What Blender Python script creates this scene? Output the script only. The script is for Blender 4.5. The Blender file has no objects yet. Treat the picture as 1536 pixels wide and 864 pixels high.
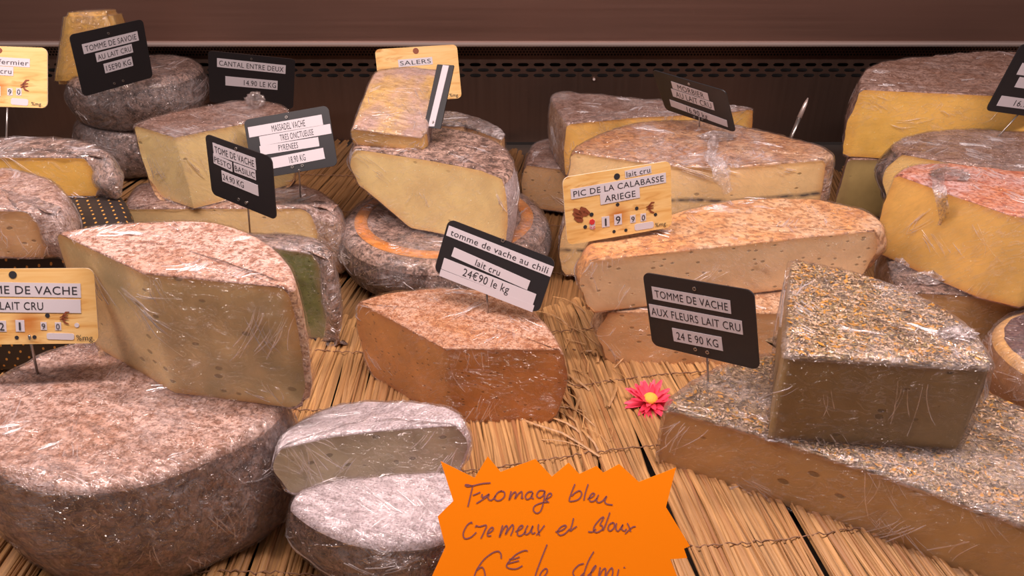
import bpy, bmesh, math, random
import numpy as np
from mathutils import Vector, Matrix, noise as mn
R_ = math.radians
random.seed(7)
SC = bpy.context.scene
COL = SC.collection
# ---------------- camera, world, light, exposure ----------------
CAMZ, PITCH, F = 0.45, R_(30), 1180.0
cd = bpy.data.cameras.new('camera'); cam = bpy.data.objects.new('camera', cd); COL.objects.link(cam)
cam.location = (0, 0, CAMZ); cam.rotation_euler = (R_(90) - PITCH, 0, 0)
cd.sensor_width = 36; cd.lens = 36 * F / 1536; cd.clip_start = 0.01
SC.camera = cam
w = bpy.data.worlds.new('world'); SC.world = w; w.use_nodes = True
w.node_tree.nodes['Background'].inputs[0].default_value = (1.0, 0.80, 0.76, 1)
w.node_tree.nodes['Background'].inputs[1].default_value = 0.15
def area(name, loc, rot, sx, sy, power, color):
    l = bpy.data.lights.new(name, 'AREA'); l.shape = 'RECTANGLE'; l.size = sx; l.size_y = sy
    l.energy = power; l.color = color
    o = bpy.data.objects.new(name, l); COL.objects.link(o); o.location = loc; o.rotation_euler = rot
    return o
area('case_tube_light', (-0.05, 0.49, 0.78), (R_(0), 0, 0), 1.7, 0.05, 15.5, (1.0, 0.83, 0.79))
area('shop_ceiling_light', (-0.9, -0.3, 1.7), (R_(28), R_(-25), 0), 0.9, 0.5, 4, (1.0, 0.84, 0.80))
SC.view_settings.view_transform = 'Standard'; SC.view_settings.look = 'None'
SC.view_settings.gamma = 1.0; SC.view_settings.exposure = 0.14
SC.view_settings.use_curve_mapping = False
# ---------------- pixel to world ----------------
CAM = Vector((0, 0, CAMZ)); UP = Vector((0, math.sin(PITCH), math.cos(PITCH))); FW = Vector((0, math.cos(PITCH), -math.sin(PITCH)))
def ray(px, py): return Vector((1, 0, 0)) * ((px - 768) / F) + FW - UP * ((py - 432) / F)
def onplane(px, py, p0, n):
    d = ray(px, py); return CAM + d * ((Vector(p0) - CAM).dot(n) / d.dot(n))
def atz(px, py, z): return onplane(px, py, (0, 0, z), Vector((0, 0, 1)))
def aty(px, py, y): return onplane(px, py, (0, y, 0), Vector((0, 1, 0)))
# ---------------- object helpers ----------------
def tagp(o, label=None, cat=None, group=None, kind=None):
    if label: o['label'] = label
    if cat: o['category'] = cat
    if group: o['group'] = group
    if kind: o['kind'] = kind
    return o
def empty(name, label, cat, loc=(0, 0, 0), rot=(0, 0, 0), group=None):
    o = bpy.data.objects.new(name, None); COL.objects.link(o); o.empty_display_size = .02
    o.location = loc; o.rotation_euler = rot
    return tagp(o, label, cat, group)
def mobj(name, verts, faces, mat, parent=None, smooth=False, mats=None, midx=None):
    me = bpy.data.meshes.new(name); me.from_pydata([tuple(v) for v in verts], [], faces)
    for m in (mats or [mat]): me.materials.append(m)
    if midx: me.polygons.foreach_set('material_index', midx)
    if smooth: me.polygons.foreach_set('use_smooth', [True] * len(me.polygons))
    me.update()
    o = bpy.data.objects.new(name, me); COL.objects.link(o)
    if parent: o.parent = parent
    return o
def tube_geo(pts, r, n=6, flat=1.0):
    pts = [Vector(p) for p in pts]; V = []; Fc = []
    for i, p in enumerate(pts):
        t = (pts[min(i + 1, len(pts) - 1)] - pts[max(i - 1, 0)]).normalized()
        a = t.cross(Vector((0, 0, 1)));
        if a.length < .05: a = t.cross(Vector((0, 1, 0)))
        a.normalize(); b = a.cross(t)
        rr = r[i] if isinstance(r, (list, tuple)) else r
        for k in range(n):
            an = 2 * math.pi * k / n
            V.append(p + a * math.cos(an) * rr + b * math.sin(an) * rr * flat)
    for i in range(len(pts) - 1):
        for k in range(n):
            k2 = (k + 1) % n
            Fc.append((i * n + k, i * n + k2, (i + 1) * n + k2, (i + 1) * n + k))
    Fc.append(tuple(range(n))[::-1]); Fc.append(tuple(range((len(pts) - 1) * n, len(pts) * n)))
    return V, Fc
def merge(parts):
    V = []; Fc = []
    for v, f in parts:
        o = len(V); V += list(v); Fc += [tuple(i + o for i in q) for q in f]
    return V, Fc
# ---------------- node helpers ----------------
class NT:
    def __init__(s, name):
        s.m = bpy.data.materials.new(name); s.m.use_nodes = True; s.t = s.m.node_tree
        s.b = s.t.nodes['Principled BSDF']; s.out = s.t.nodes['Material Output']
    def n(s, typ, **kw):
        nd = s.t.nodes.new(typ)
        for k, v in kw.items():
            if k.startswith('_'): setattr(nd, k[1:], v)
            else: s.set(nd, k.replace('__', ' '), v)
        return nd
    def set(s, nd, k, v):
        inp = nd.inputs[int(k[1:])] if (k[0] == 'i' and k[1:].isdigit()) else nd.inputs[k]
        if isinstance(v, bpy.types.NodeSocket): s.t.links.new(v, inp)
        elif isinstance(v, (tuple, list)): inp.default_value = (*v, 1) if len(v) == 3 and inp.type == 'RGBA' else v
        else: inp.default_value = v
    def co(s, scale=(1, 1, 1), rot=(0, 0, 0), kind='Object'):
        c = s.n('ShaderNodeTexCoord'); mp = s.n('ShaderNodeMapping', Vector=c.outputs[kind], Scale=scale, Rotation=rot)
        return mp.outputs[0]
    def noise(s, vec, scale, detail=4, rough=.55, dist=0):
        return s.n('ShaderNodeTexNoise', Vector=vec, Scale=scale, Detail=detail, Roughness=rough, Distortion=dist).outputs['Fac']
    def ramp(s, fac, stops, interp='LINEAR'):
        r = s.n('ShaderNodeValToRGB', Fac=fac); e = r.color_ramp; e.interpolation = interp
        while len(e.elements) < len(stops): e.elements.new(.5)
        for el, (p, c) in zip(e.elements, stops):
            el.position = p; el.color = (*c, 1) if isinstance(c, (tuple, list)) else (c, c, c, 1)
        return r.outputs[0]
    def mix(s, fac, a, b, mode='MIX'):
        m = s.n('ShaderNodeMix', _data_type='RGBA', _blend_type=mode); m.clamp_factor = True
        s.set(m, 'i0', fac); s.set(m, 'i6', a); s.set(m, 'i7', b); return m.outputs[2]
    def math(s, op, a, b=0.0):
        m = s.n('ShaderNodeMath', _operation=op); s.set(m, 'i0', a); s.set(m, 'i1', b); return m.outputs[0]
    def bump(s, h, strength=.5, dist=.001):
        s.set(s.b, 'Normal', s.n('ShaderNodeBump', Height=h, Strength=strength, Distance=dist).outputs[0])
    def P(s, **kw):
        for k, v in kw.items(): s.set(s.b, k.replace('__', ' '), v)
        return s
def plain(name, c, rough=.5, metal=0, **kw):
    m = NT(name); m.P(Base__Color=c, Roughness=rough, Metallic=metal, **kw); return m.m
def rind(name, c1, c2, c3, spot=.5, big=14, fine=150, rough=.75, bump=.8, dark=None, stretch=(1, 1, 1)):
    """mould-dusted crust: c1 dust, c2 crust, c3 fine specks"""
    m = NT(name); v = m.co(stretch)
    a = m.noise(v, big, 5, .65, .4); b = m.noise(v, fine, 5, .7, .2); c = m.noise(v, fine * 3.2, 2, .6)
    f = m.math('ADD', m.math('MULTIPLY', a, .6), m.math('MULTIPLY', b, .4))
    f = m.ramp(f, [(spot - .09, 0.0), (spot + .09, 1.0)])
    col = m.mix(f, c2, c1)
    col = m.mix(m.ramp(b, [(.38, .85), (.52, 0.0)]), col, c3)
    col = m.mix(m.ramp(c, [(.38, .7), (.5, 0.0)]), col, tuple(x * .55 for x in c3))
    if dark:
        col = m.mix(m.ramp(m.noise(v, 7, 3, .5), [(.52, 0.0), (.62, .8)]), col, dark)
    m.P(Base__Color=col, Roughness=rough)
    m.bump(m.math('ADD', m.math('MULTIPLY', b, .8), m.math('MULTIPLY', c, .4)), bump, .0016)
    return m.m
def paste(name, c, edge, hole=.0, holescale=110, mott=.12, rough=.42, band=.010, ash=None, stain=None):
    m = NT(name); v = m.co()
    at = m.n('ShaderNodeAttribute'); at.attribute_name = 'rd'; rd = at.outputs['Fac']
    n1 = m.noise(v, 22, 4, .6); n2 = m.noise(v, 160, 3, .6)
    col = m.mix(m.ramp(n1, [(.35, 0.0), (.7, 1.0)]), tuple(x * (1 - mott) for x in c), tuple(min(1, x * (1 + mott)) for x in c))
    rn = m.math('ADD', rd, m.math('MULTIPLY', m.math('SUBTRACT', n1, .5), band * .6))
    e = m.n('ShaderNodeMapRange', Value=rn); m.set(e, 'i1', 0.0); m.set(e, 'i2', band); m.set(e, 'i3', 1.0); m.set(e, 'i4', 0.0)
    e2 = m.math('POWER', e.outputs[0], 1.6)
    col = m.mix(e2, col, edge)
    h = m.math('MULTIPLY', n2, .35)
    if stain:
        col = m.mix(m.ramp(m.noise(v, 16, 3, .5), [(.50, 0.0), (.68, .8)]), col, stain)
    if hole > 0:
        vo = m.n('ShaderNodeTexVoronoi', Vector=m.co((1, 1, 1.7)), Scale=holescale, Randomness=1.0)
        dot = m.ramp(vo.outputs['Distance'], [(.17 + hole * .12, 1.0), (.24 + hole * .16, 0.0)])
        pick = m.ramp(m.n('ShaderNodeSeparateColor', Color=vo.outputs['Color']).outputs[0], [(hole, 1.0), (hole + .02, 0.0)])
        d = m.math('MULTIPLY', dot, pick)
        col = m.mix(m.math('MULTIPLY', d, .75), col, tuple(x * .35 for x in c))
        h = m.math('SUBTRACT', h, m.math('MULTIPLY', d, 1.6))
    if ash is not None:
        s = m.n('ShaderNodeSeparateXYZ', Vector=v).outputs[2]
        z = m.math('ABSOLUTE', m.math('SUBTRACT', m.math('ADD', s, m.math('MULTIPLY', m.math('SUBTRACT', m.noise(v, 30, 2), .5), .006)), ash))
        l = m.ramp(z, [(.0002, 1.0), (.0011, 0.0)])
        l = m.math('MULTIPLY', l, m.ramp(m.noise(v, 60, 2), [(.35, .1), (.55, 1.0)]))
        col = m.mix(l, col, (.05, .05, .06))
    m.P(Base__Color=col, Roughness=rough, Subsurface__Weight=0.0)
    m.bump(h, .35, .0012)
    return m.m
def film_mat(name, haze=.30, seed=0.0, gl=.16, rough=.13, streak=(3, 60, 30)):
    """clear stretch film: mostly see-through, glossy, creased; milky where layers gather"""
    m = NT(name); t = m.t
    v = m.co((1, 1, 1), (seed, seed * .7, seed * 1.3))
    vd = m.n('ShaderNodeMapping', Vector=v, Scale=streak).outputs[0]
    n1 = m.noise(vd, 3.0, 3, .55, 1.2)                 # long stretched creases
    n2 = m.noise(v, 75, 4, .65, 1.5)                   # crumple
    rid = m.math('ABSOLUTE', m.math('SUBTRACT', n1, .5))
    ridge = m.ramp(rid, [(0.0, 1.0), (.05, 0.0)])
    h = m.math('ADD', m.math('MULTIPLY', ridge, .55), m.math('MULTIPLY', n2, 1.0))
    area_m = m.ramp(m.noise(v, 13, 2, .5), [(.42, 0.15), (.68, 1.0)])
    bm = m.n('ShaderNodeBump', Height=h, Strength=.9, Distance=.0030).outputs[0]
    g = m.n('ShaderNodeBsdfGlossy', Color=(1, .97, .96), Roughness=rough, Normal=bm)
    d = m.n('ShaderNodeBsdfDiffuse', Color=(.90, .78, .78), Normal=bm)
    tr = m.n('ShaderNodeBsdfTransparent', Color=(.99, .975, .97))
    n3 = m.noise(v, 180, 3, .7, .8)
    hz = m.math('MULTIPLY', m.math('MULTIPLY', m.ramp(n2, [(.38, .15), (.66, 1.0)]), area_m), haze)
    hz = m.math('ADD', hz, m.math('MULTIPLY', m.math('MULTIPLY', ridge, area_m), .22))
    hz = m.math('MULTIPLY', hz, m.ramp(n3, [(.3, .55), (.7, 1.2)]))
    lw = m.n('ShaderNodeLayerWeight', Blend=.28, Normal=bm).outputs['Fresnel']
    gf = m.math('ADD', gl * .35, m.math('MULTIPLY', lw, gl * 3))
    mx1 = m.n('ShaderNodeMixShader', Fac=m.math('MINIMUM', hz, .75)); t.links.new(tr.outputs[0], mx1.inputs[1]); t.links.new(d.outputs[0], mx1.inputs[2])
    mx2 = m.n('ShaderNodeMixShader', Fac=m.math('MINIMUM', gf, .6)); t.links.new(mx1.outputs[0], mx2.inputs[1]); t.links.new(g.outputs[0], mx2.inputs[2])
    t.links.new(mx2.outputs[0], m.out.inputs[0]); t.nodes.remove(m.b)
    return m.m
def steel(name, c, rough=.35, axis=(160, 160, 3), metal=.85):
    m = NT(name); v = m.co(axis); n = m.noise(v, 1, 4, .6); n2 = m.noise(m.co((3, 3, 3)), 1, 3)
    col = m.mix(n, tuple(x * .8 for x in c), tuple(x * 1.2 for x in c)); col = m.mix(n2, tuple(x * .75 for x in c), col)
    m.P(Base__Color=col, Roughness=m.math('ADD', rough - .08, m.math('MULTIPLY', n, .16)), Metallic=metal)
    m.bump(n, .15, .0004); return m.m
# materials
M = {}
M['film'] = film_mat('cling_film', .32, 0.3, .22, .10)
M['film_b'] = film_mat('cling_film_creased', .50, 1.1, .28, .10, (40, 5, 30))
M['film_light'] = film_mat('cling_film_taut', .05, 2.0, .07, .10, (4, 70, 20))
M['film_heavy'] = film_mat('cling_film_bunched', .95, .6, .3, .12, (20, 20, 90))
def crease_mat():
    m = NT('cling_film_crease'); t = m.t
    g = m.n('ShaderNodeBsdfGlossy', Color=(1, .96, .96), Roughness=.22); d = m.n('ShaderNodeBsdfTranslucent', Color=(.9, .82, .82)); d2 = m.n('ShaderNodeBsdfDiffuse', Color=(.95, .85, .86)); tr = m.n('ShaderNodeBsdfTransparent')
    a = m.n('ShaderNodeAddShader'); a = m.n('ShaderNodeMixShader', Fac=.35); t.links.new(d2.outputs[0], a.inputs[1]); t.links.new(d.outputs[0], a.inputs[2])
    b = m.n('ShaderNodeMixShader', Fac=.45); t.links.new(a.outputs[0], b.inputs[1]); t.links.new(g.outputs[0], b.inputs[2])
    c_ = m.n('ShaderNodeMixShader', Fac=m.ramp(m.noise(m.co((1, 1, 1)), 45, 2), [(.35, .05), (.65, .62)])); t.links.new(tr.outputs[0], c_.inputs[1]); t.links.new(b.outputs[0], c_.inputs[2])
    t.links.new(c_.outputs[0], m.out.inputs[0]); t.nodes.remove(m.b); return m.m
M['film_crease'] = crease_mat()
M['black'] = plain('black_plastic', (.016, .014, .016), .42)
M['strip'] = plain('label_paper', (.60, .54, .57), .55)
M['ink'] = plain('ink', (.02, .018, .022), .6)
M['ink_red'] = plain('red_ink', (.55, .03, .03), .6)
M['ink_brown'] = plain('brown_ink', (.23, .055, .02), .6)
M['rivet'] = plain('rivet_metal', (.45, .40, .37), .3, .9)
M['pin'] = plain('pin_steel', (.42, .38, .36), .3, .9)
M['orange'] = plain('fluorescent_orange_card', (1.0, .25, .0), .6, 0, Specular__IOR__Level=.2)
M['marker'] = plain('purple_marker', (.27, .09, .10), .5)
def wood_card():
    m = NT('printed_wood_card'); v = m.co((1, 1, 1))
    n = m.noise(m.n('ShaderNodeMapping', Vector=v, Scale=(14, 95, 1)).outputs[0], 1, 4, .6, .9)
    col = m.ramp(n, [(.30, (.58, .27, .07)), (.42, (.74, .43, .14)), (.56, (.80, .52, .21)), (.66, (.56, .26, .06))])
    g = m.n('ShaderNodeTexGradient', _gradient_type='SPHERICAL', Vector=m.n('ShaderNodeMapping', Vector=v, Scale=(75, 75, 75), Location=(.1, .9, 0)).outputs[0]).outputs['Fac']
    col = m.mix(m.ramp(g, [(0.0, 0.0), (.8, .85)]), col, (.50, .16, .03))
    m.P(Base__Color=col, Roughness=.38); return m.m
M['wood'] = wood_card()
M['wood_edge'] = plain('card_edge', (.80, .66, .50), .5)
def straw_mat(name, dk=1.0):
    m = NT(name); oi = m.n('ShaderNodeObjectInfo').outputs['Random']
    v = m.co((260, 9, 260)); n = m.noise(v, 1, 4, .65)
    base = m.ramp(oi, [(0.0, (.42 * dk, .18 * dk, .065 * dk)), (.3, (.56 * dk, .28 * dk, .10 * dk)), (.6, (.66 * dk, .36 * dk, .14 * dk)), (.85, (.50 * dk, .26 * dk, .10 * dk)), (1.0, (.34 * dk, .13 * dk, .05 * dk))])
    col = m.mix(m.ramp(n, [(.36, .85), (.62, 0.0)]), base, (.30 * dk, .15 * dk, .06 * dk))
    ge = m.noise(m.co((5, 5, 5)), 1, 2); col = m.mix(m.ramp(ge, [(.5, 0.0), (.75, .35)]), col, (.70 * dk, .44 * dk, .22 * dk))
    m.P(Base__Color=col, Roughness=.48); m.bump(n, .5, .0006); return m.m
M['straw'] = straw_mat('dry_straw', .86); M['straw_back'] = straw_mat('dry_straw_painted_shade', .6)  # rear layer: same straw with the back row's shade put into its colour
M['twine'] = plain('brown_twine', (.22, .11, .06), .8)
M['steel'] = steel('brushed_steel', (.22, .14, .11), .34)
M['hood'] = steel('hood_steel', (.27, .145, .11), .42, (3, 160, 160), .7)
M['lip'] = plain('lip_aluminium', (.62, .50, .46), .35, .6)
M['void'] = plain('dark_void', (.008, .006, .006), .8)
M['tray'] = plain('tray_steel', (.10, .07, .055), .5, .4)
# cheese surfaces
M['r_pink'] = rind('rind_pink_brown', (.64, .44, .37), (.44, .22, .13), (.24, .09, .045), .46, 12, 150)
M['r_orange'] = rind('rind_orange_speckled', (.68, .46, .36), (.50, .23, .10), (.30, .10, .04), .53, 10, 190)
M['r_grey'] = rind('rind_grey_mould', (.64, .44, .36), (.23, .12, .085), (.07, .04, .03), .50, 20, 110)
M['r_greyd'] = rind('rind_dark_mould', (.40, .26, .21), (.12, .06, .045), (.03, .018, .015), .54, 14, 160)
M['r_white'] = rind('rind_white_mould', (.70, .60, .63), (.58, .49, .50), (.50, .41, .42), .40, 18, 190)
M['r_tan'] = rind('rind_tan', (.62, .42, .28), (.52, .27, .11), (.36, .17, .08), .5, 9, 120)
M['r_amber'] = rind('rind_amber', (.68, .46, .30), (.66, .31, .10), (.42, .19, .09), .50, 7, 60, .6, .4)
M['r_red'] = rind('rind_red', (.60, .38, .35), (.62, .22, .07), (.42, .11, .06), .47, 14, 90, .6, .5)
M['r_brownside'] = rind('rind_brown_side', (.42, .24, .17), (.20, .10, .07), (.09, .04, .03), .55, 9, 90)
M['r_brown'] = rind('rind_brown', (.46, .31, .26), (.33, .17, .11), (.18, .08, .05), .50, 12, 110)
M['r_herb'] = rind('rind_herbs', (.52, .36, .22), (.30, .19, .08), (.10, .06, .03), .48, 30, 130)
M['r_green'] = rind('rind_dark_grey', (.42, .36, .33), (.18, .17, .11), (.08, .08, .05), .5, 14, 140)
M['p_cream'] = paste('paste_cream', (.78, .60, .34), (.58, .36, .16), .12, 90, stain=None)
M['p_creamb'] = paste('paste_cream_smooth', (.94, .67, .33), (.76, .44, .16), .05, 90)
M['p_pale'] = paste('paste_pale', (.95, .72, .34), (.80, .48, .18), .03, 80)
M['p_yellow'] = paste('paste_yellow', (.88, .54, .12), (.66, .31, .06), .0, 80, .08)
M['p_yellowb'] = paste('paste_straw_yellow', (.94, .64, .24), (.68, .35, .1), .0, 80, .1)
M['p_gold'] = paste('paste_golden', (.88, .54, .15), (.64, .28, .07), .0, 80, .12)
M['p_porous'] = paste('paste_porous', (.90, .65, .39), (.70, .38, .16), .30, 120, .08)
M['p_tan'] = paste('paste_tan', (.80, .50, .25), (.56, .27, .11), .25, 110, .1)
M['p_chili'] = paste('paste_rust', (.64, .30, .10), (.46, .18, .07), .3, 170, .18)
M['p_morb'] = paste('paste_ivory_ash_line', (.94, .68, .34), (.74, .44, .18), .08, 80, .08, ash=.034)
M['p_green'] = paste('paste_green_basil', (.20, .25, .085), (.38, .26, .13), .4, 190, .5, stain=(.34, .28, .20))
M['p_blue'] = paste('paste_blue_veined', (.60, .50, .33), (.42, .34, .25), .2, 90, .15, stain=(.28, .25, .17))
M['p_flower'] = paste('paste_brown_flower_shaded', (.33, .225, .10), (.20, .12, .06), .16, 80, .15)  # brown paste, base lowered to carry the shade on the wedge front
M['p_slab'] = paste('paste_slab', (.56, .34, .14), (.36, .17, .07), .2, 55, .1)
M['p_dark'] = paste('paste_olive', (.40, .28, .11), (.22, .13, .06), .1, 80, .15)
M['p_oldleft'] = paste('paste_cream_holed', (.84, .62, .31), (.66, .33, .1), .22, 75, .22, stain=(.40, .33, .17))
# ---------------- cheese builder ----------------
def catmull(P, closed, n):
    out = []; N = len(P)
    rng = range(N) if closed else range(N - 1)
    for i in rng:
        if closed: p0, p1, p2, p3 = P[(i - 1) % N], P[i], P[(i + 1) % N], P[(i + 2) % N]
        else: p0, p1, p2, p3 = P[max(i - 1, 0)], P[i], P[i + 1], P[min(i + 2, N - 1)]
        for k in range(n):
            t = k / n
            out.append(.5 * ((2 * p1) + (p2 - p0) * t + (2 * p0 - 5 * p1 + 4 * p2 - p3) * t * t + (3 * p1 - p0 - 3 * p2 + p3) * t ** 3))
    if not closed: out.append(P[-1])
    return out
def resample(P, ds):
    P = np.array(P); d = np.r_[0, np.cumsum(np.linalg.norm(np.diff(P, axis=0), axis=1))]
    n = max(1, int(round(d[-1] / ds))); s = np.linspace(0, d[-1], n + 1)
    return np.c_[np.interp(s, d, P[:, 0]), np.interp(s, d, P[:, 1])]
def outline(pts, ds):
    """pts: (x, y, tag) tag of the edge starting there; returns xy, edge tag per edge"""
    N = len(pts); tags = [p[2] for p in pts]; P = [np.array(p[:2]) for p in pts]
    XY = []; T = []
    if all(t == 'r' for t in tags):
        c = catmull(P, True, 12); c.append(c[0]); q = resample(c, ds)[:-1]
        return q, ['r'] * len(q)
    s = next(i for i in range(N) if tags[i] != tags[i - 1])
    i = 0
    while i < N:
        a = (s + i) % N; t = tags[a]; j = 1
        if t == 'r':
            while tags[(a + j) % N] == 'r' and i + j < N: j += 1
        ch = [P[(a + k) % N] for k in range(j + 1)]
        q = resample(catmull(ch, False, 12) if t == 'r' and j > 1 else ch, ds)[:-1]
        XY += list(q); T += [t] * len(q); i += j
    return np.array(XY), T
def fbm(p, f, o=3):
    s = 0; a = 1
    for k in range(o):
        s += a * mn.noise(p * f); f *= 2.1; a *= .5
    return s
def cheese(name, label, cat, pts, zt, h, mtop, mpaste, mside=None, R=.012, Rb=None, bulge=.0, tilt=0, roll=0, pivot=None,
           film='film', amp=.0012, ds=.0045, lift=None, dome=0, flare=0, group=None, topname='rind', filmoff=.0011, crease=1.0, crk=.0011):
    Rb = R if Rb is None else Rb
    rot = Matrix.Rotation(R_(roll), 4, 'Y') @ Matrix.Rotation(R_(tilt), 4, 'X'); n = (rot @ Vector((0, 0, 1))).normalized()
    p0 = atz(*pivot, zt) if pivot else Vector((0, 0, zt))
    W = [onplane(p[0], p[1], p0, n) for p in pts]
    O = sum(W, Vector()) / len(W); inv = rot.to_3x3().inverted()
    loc = [inv @ (q - O) for q in W]
    area2 = sum(loc[i].x * loc[(i + 1) % len(loc)].y - loc[(i + 1) % len(loc)].x * loc[i].y for i in range(len(loc)))
    L = [(loc[i].x, loc[i].y, pts[i][2]) for i in range(len(pts))]
    if area2 < 0:
        tg = [p[2] for p in L]; L = L[::-1]; N = len(L)
        L = [(L[i][0], L[i][1], tg[(N - 2 - i) % N]) for i in range(N)]
    XY, T = outline(L, ds); N = len(XY)
    nx = np.roll(XY, -1, 0) - XY; nx /= np.linalg.norm(nx, axis=1)[:, None] + 1e-9
    en = np.c_[-nx[:, 1], nx[:, 0]]                     # inward edge normals (CCW)
    vn = en + np.roll(en, 1, 0); ln = np.linalg.norm(vn, axis=1)[:, None] + 1e-6
    vn = vn / ln * np.minimum(2 / ln, 1.4)
    rim = np.array([1.0 if (T[i] == 'r' or T[i - 1] == 'r') else 0.0 for i in range(N)])
    rc = .0016
    # distance along the cut from each cut vertex to the nearest crust end, and the direction away from it
    sl = np.linalg.norm(np.roll(XY, -1, 0) - XY, axis=1); dj = np.full(N, 9.0); tj = np.zeros((N, 2))
    for i in range(N):
        if rim[i] and (T[i] == 'c' or T[i - 1] == 'c'):
            for sg in (1, -1):
                if (T[i] if sg == 1 else T[i - 1]) != 'c': continue
                k = i; d = 0; dr = XY[(i + sg) % N] - XY[i]; dr = dr / (np.linalg.norm(dr) + 1e-9); vn[i] = dr; dj[i] = 0
                while True:
                    d += sl[k if sg == 1 else (k - 1) % N]; k = (k + sg) % N
                    if rim[k] or d > .06: break
                    if d < dj[k]: dj[k] = d; tj[k] = XY[k] - XY[(k - sg) % N]; tj[k] /= np.linalg.norm(tj[k]) + 1e-9
    def rad_of(RR):
        o = np.where(rim > 0, RR, rc)
        for i in range(N):
            if not rim[i] and dj[i] < RR: o[i] = max(rc, RR * (1 - math.sqrt(max(0, 1 - (1 - dj[i] / RR) ** 2))))
        return o
    r1 = rad_of(R); r2 = rad_of(Rb); b = bulge * rim
    def ins(full, rr_):
        """inset vectors of a ring whose crust inset is full"""
        o = vn * rr_[:, None]
        for i in range(N):
            if not rim[i] and dj[i] < 1: o[i] = tj[i] * max(0, full - dj[i]) + (o[i] if full <= dj[i] else 0)
        return o
    rp = XY[[i for i in range(N) if T[i] == 'r']] if 'r' in T else None
    drind = np.array([np.min(np.linalg.norm(rp - XY[i], axis=1)) for i in range(N)]) if rp is not None else np.full(N, 9.)
    C = XY.mean(0); angs = np.arctan2(XY[:, 1] - C[1], XY[:, 0] - C[0])
    rings = []   # list of (xy Nx2, z N, zone)
    inner = XY + ins(R, r1)
    md = np.linalg.norm(XY - C, axis=1).mean(); nt = max(4, int(md / (ds * 1.5)))
    for k in range(1, nt + 1):
        f = k / nt
        q = C + (inner - C) * f
        z = h + dome * (1 - f * f) + 0 * r1
        rings.append((q, z, 't'))
    for k in range(1, 5):
        a = k / 5 * math.pi / 2
        rings.append((XY + ins(R * (1 - math.sin(a)), r1 * (1 - math.sin(a))), h - r1 * (1 - math.cos(a)), 'a'))
    lf = np.zeros(N) if lift is None else np.array([lift(x, y) for x, y in XY])
    ns = max(3, int(h / (ds * 1.2)))
    for k in range(ns + 1):
        t = k / ns; za = h - r1; zb = r2 + lf
        rings.append((XY - vn * (b * math.sin(math.pi * t) + flare * t)[:, None], za + (zb - za) * t, 's'))
    for k in range(1, 4):
        a = k / 3 * math.pi / 2
        rings.append((XY - vn * flare + ins(Rb * (1 - math.cos(a)), r2 * (1 - math.cos(a))), lf + r2 * (1 - math.sin(a)), 'b'))
    for f in (.7, .4):
        rings.append((C + (XY + ins(Rb, r2) - vn * flare - C) * f, lf * f, 'c'))
    off = Vector((random.uniform(0, 50), random.uniform(0, 50), random.uniform(0, 50)))
    V = []; RD = []
    for q, z, zone in rings:
        for i in range(N):
            p = Vector((q[i][0], q[i][1], z[i]))
            wgt = rim[i] if zone in 'sab' else 1.0
            d = fbm(p + off, 45) * amp * (.35 + .65 * wgt) * (1 if zone != 'c' else 0)
            if zone == 't': p.z += d + fbm(p + off, 14, 1) * amp * 1.2
            elif zone in 'sb': p.x -= vn[i][0] * d; p.y -= vn[i][1] * d
            else: p.z += d
            V.append(p); RD.append(min(h - z[i], z[i] - lf[i], drind[i]) if zone in 'sab' else 0)
    V.append(Vector((C[0], C[1], h + dome))); RD.append(0); V.append(Vector((C[0], C[1], 0))); RD.append(0)
    Fr = []; Fp = []; Fs = []
    for k in range(len(rings) - 1):
        for i in range(N):
            j = (i + 1) % N; q = (k * N + i, (k + 1) * N + i, (k + 1) * N + j, k * N + j)
            zone = rings[k + 1][2]
            if zone in 'ab' or (zone == 's' and rings[k][2] == 'a'): (Fr if T[i] == 'c' or zone == 'a' else Fs).append(q)
            elif zone == 's': (Fp if T[i] == 'c' else Fs).append(q)
            else: Fr.append(q)
    for i in range(N):
        j = (i + 1) % N; Fr.append((len(V) - 2, i, j)); K = (len(rings) - 1) * N; Fr.append((len(V) - 1, K + j, K + i))
    base = O - n * h
    e = empty(name, label, cat, base, (0, 0, 0), group)
    e.rotation_euler = rot.to_euler()
    full = bpy.data.meshes.new('tmp'); full.from_pydata([tuple(v) for v in V], [], Fr + Fp + Fs); full.update()
    nor = [Vector(v.normal) for v in full.vertices]; bpy.data.meshes.remove(full)
    def sub(nm, faces, mat):
        if not faces: return
        used = sorted({i for f in faces for i in f}); mp = {u: k for k, u in enumerate(used)}
        o = mobj(nm, [V[u] for u in used], [tuple(mp[i] for i in f) for f in faces], mat, e, True)
        a = o.data.attributes.new('rd', 'FLOAT', 'POINT'); a.data.foreach_set('value', [RD[u] for u in used])
        return o
    if mside is None or mside == mtop: o1 = sub(topname, Fr + Fs, M[mtop])
    else: o1 = sub(topname, Fr, M[mtop]); sub('side_rind', Fs, M[mside])
    sub('cut_face', Fp, M[mpaste])
    if film:
        FV = []
        for v, m_ in zip(V, nor):
            d = filmoff + crk * abs(fbm(v + off, 60, 2)) * 1.3
            q = v + m_ * d
            if q.z < .0: q.z = max(q.z, -.0004)
            FV.append(q)
        K = len(rings); cv = []; cf = []; rr = random.Random(len(V) + int(abs(O.x) * 9999))
        peri = sl.sum(); cs_ = peri / N
        def pos(k, i):
            k0 = int(k); i0 = int(math.floor(i)); fk = k - k0; fi = i - i0; a_, b_ = i0 % N, (i0 + 1) % N
            k1 = min(k0 + 1, K - 1)
            g = lambda kk, ii: FV[kk * N + ii]
            return (g(k0, a_) * (1 - fi) + g(k0, b_) * fi) * (1 - fk) + (g(k1, a_) * (1 - fi) + g(k1, b_) * fi) * fk
        nbun = int(crease * (12 + peri * 62))
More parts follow.
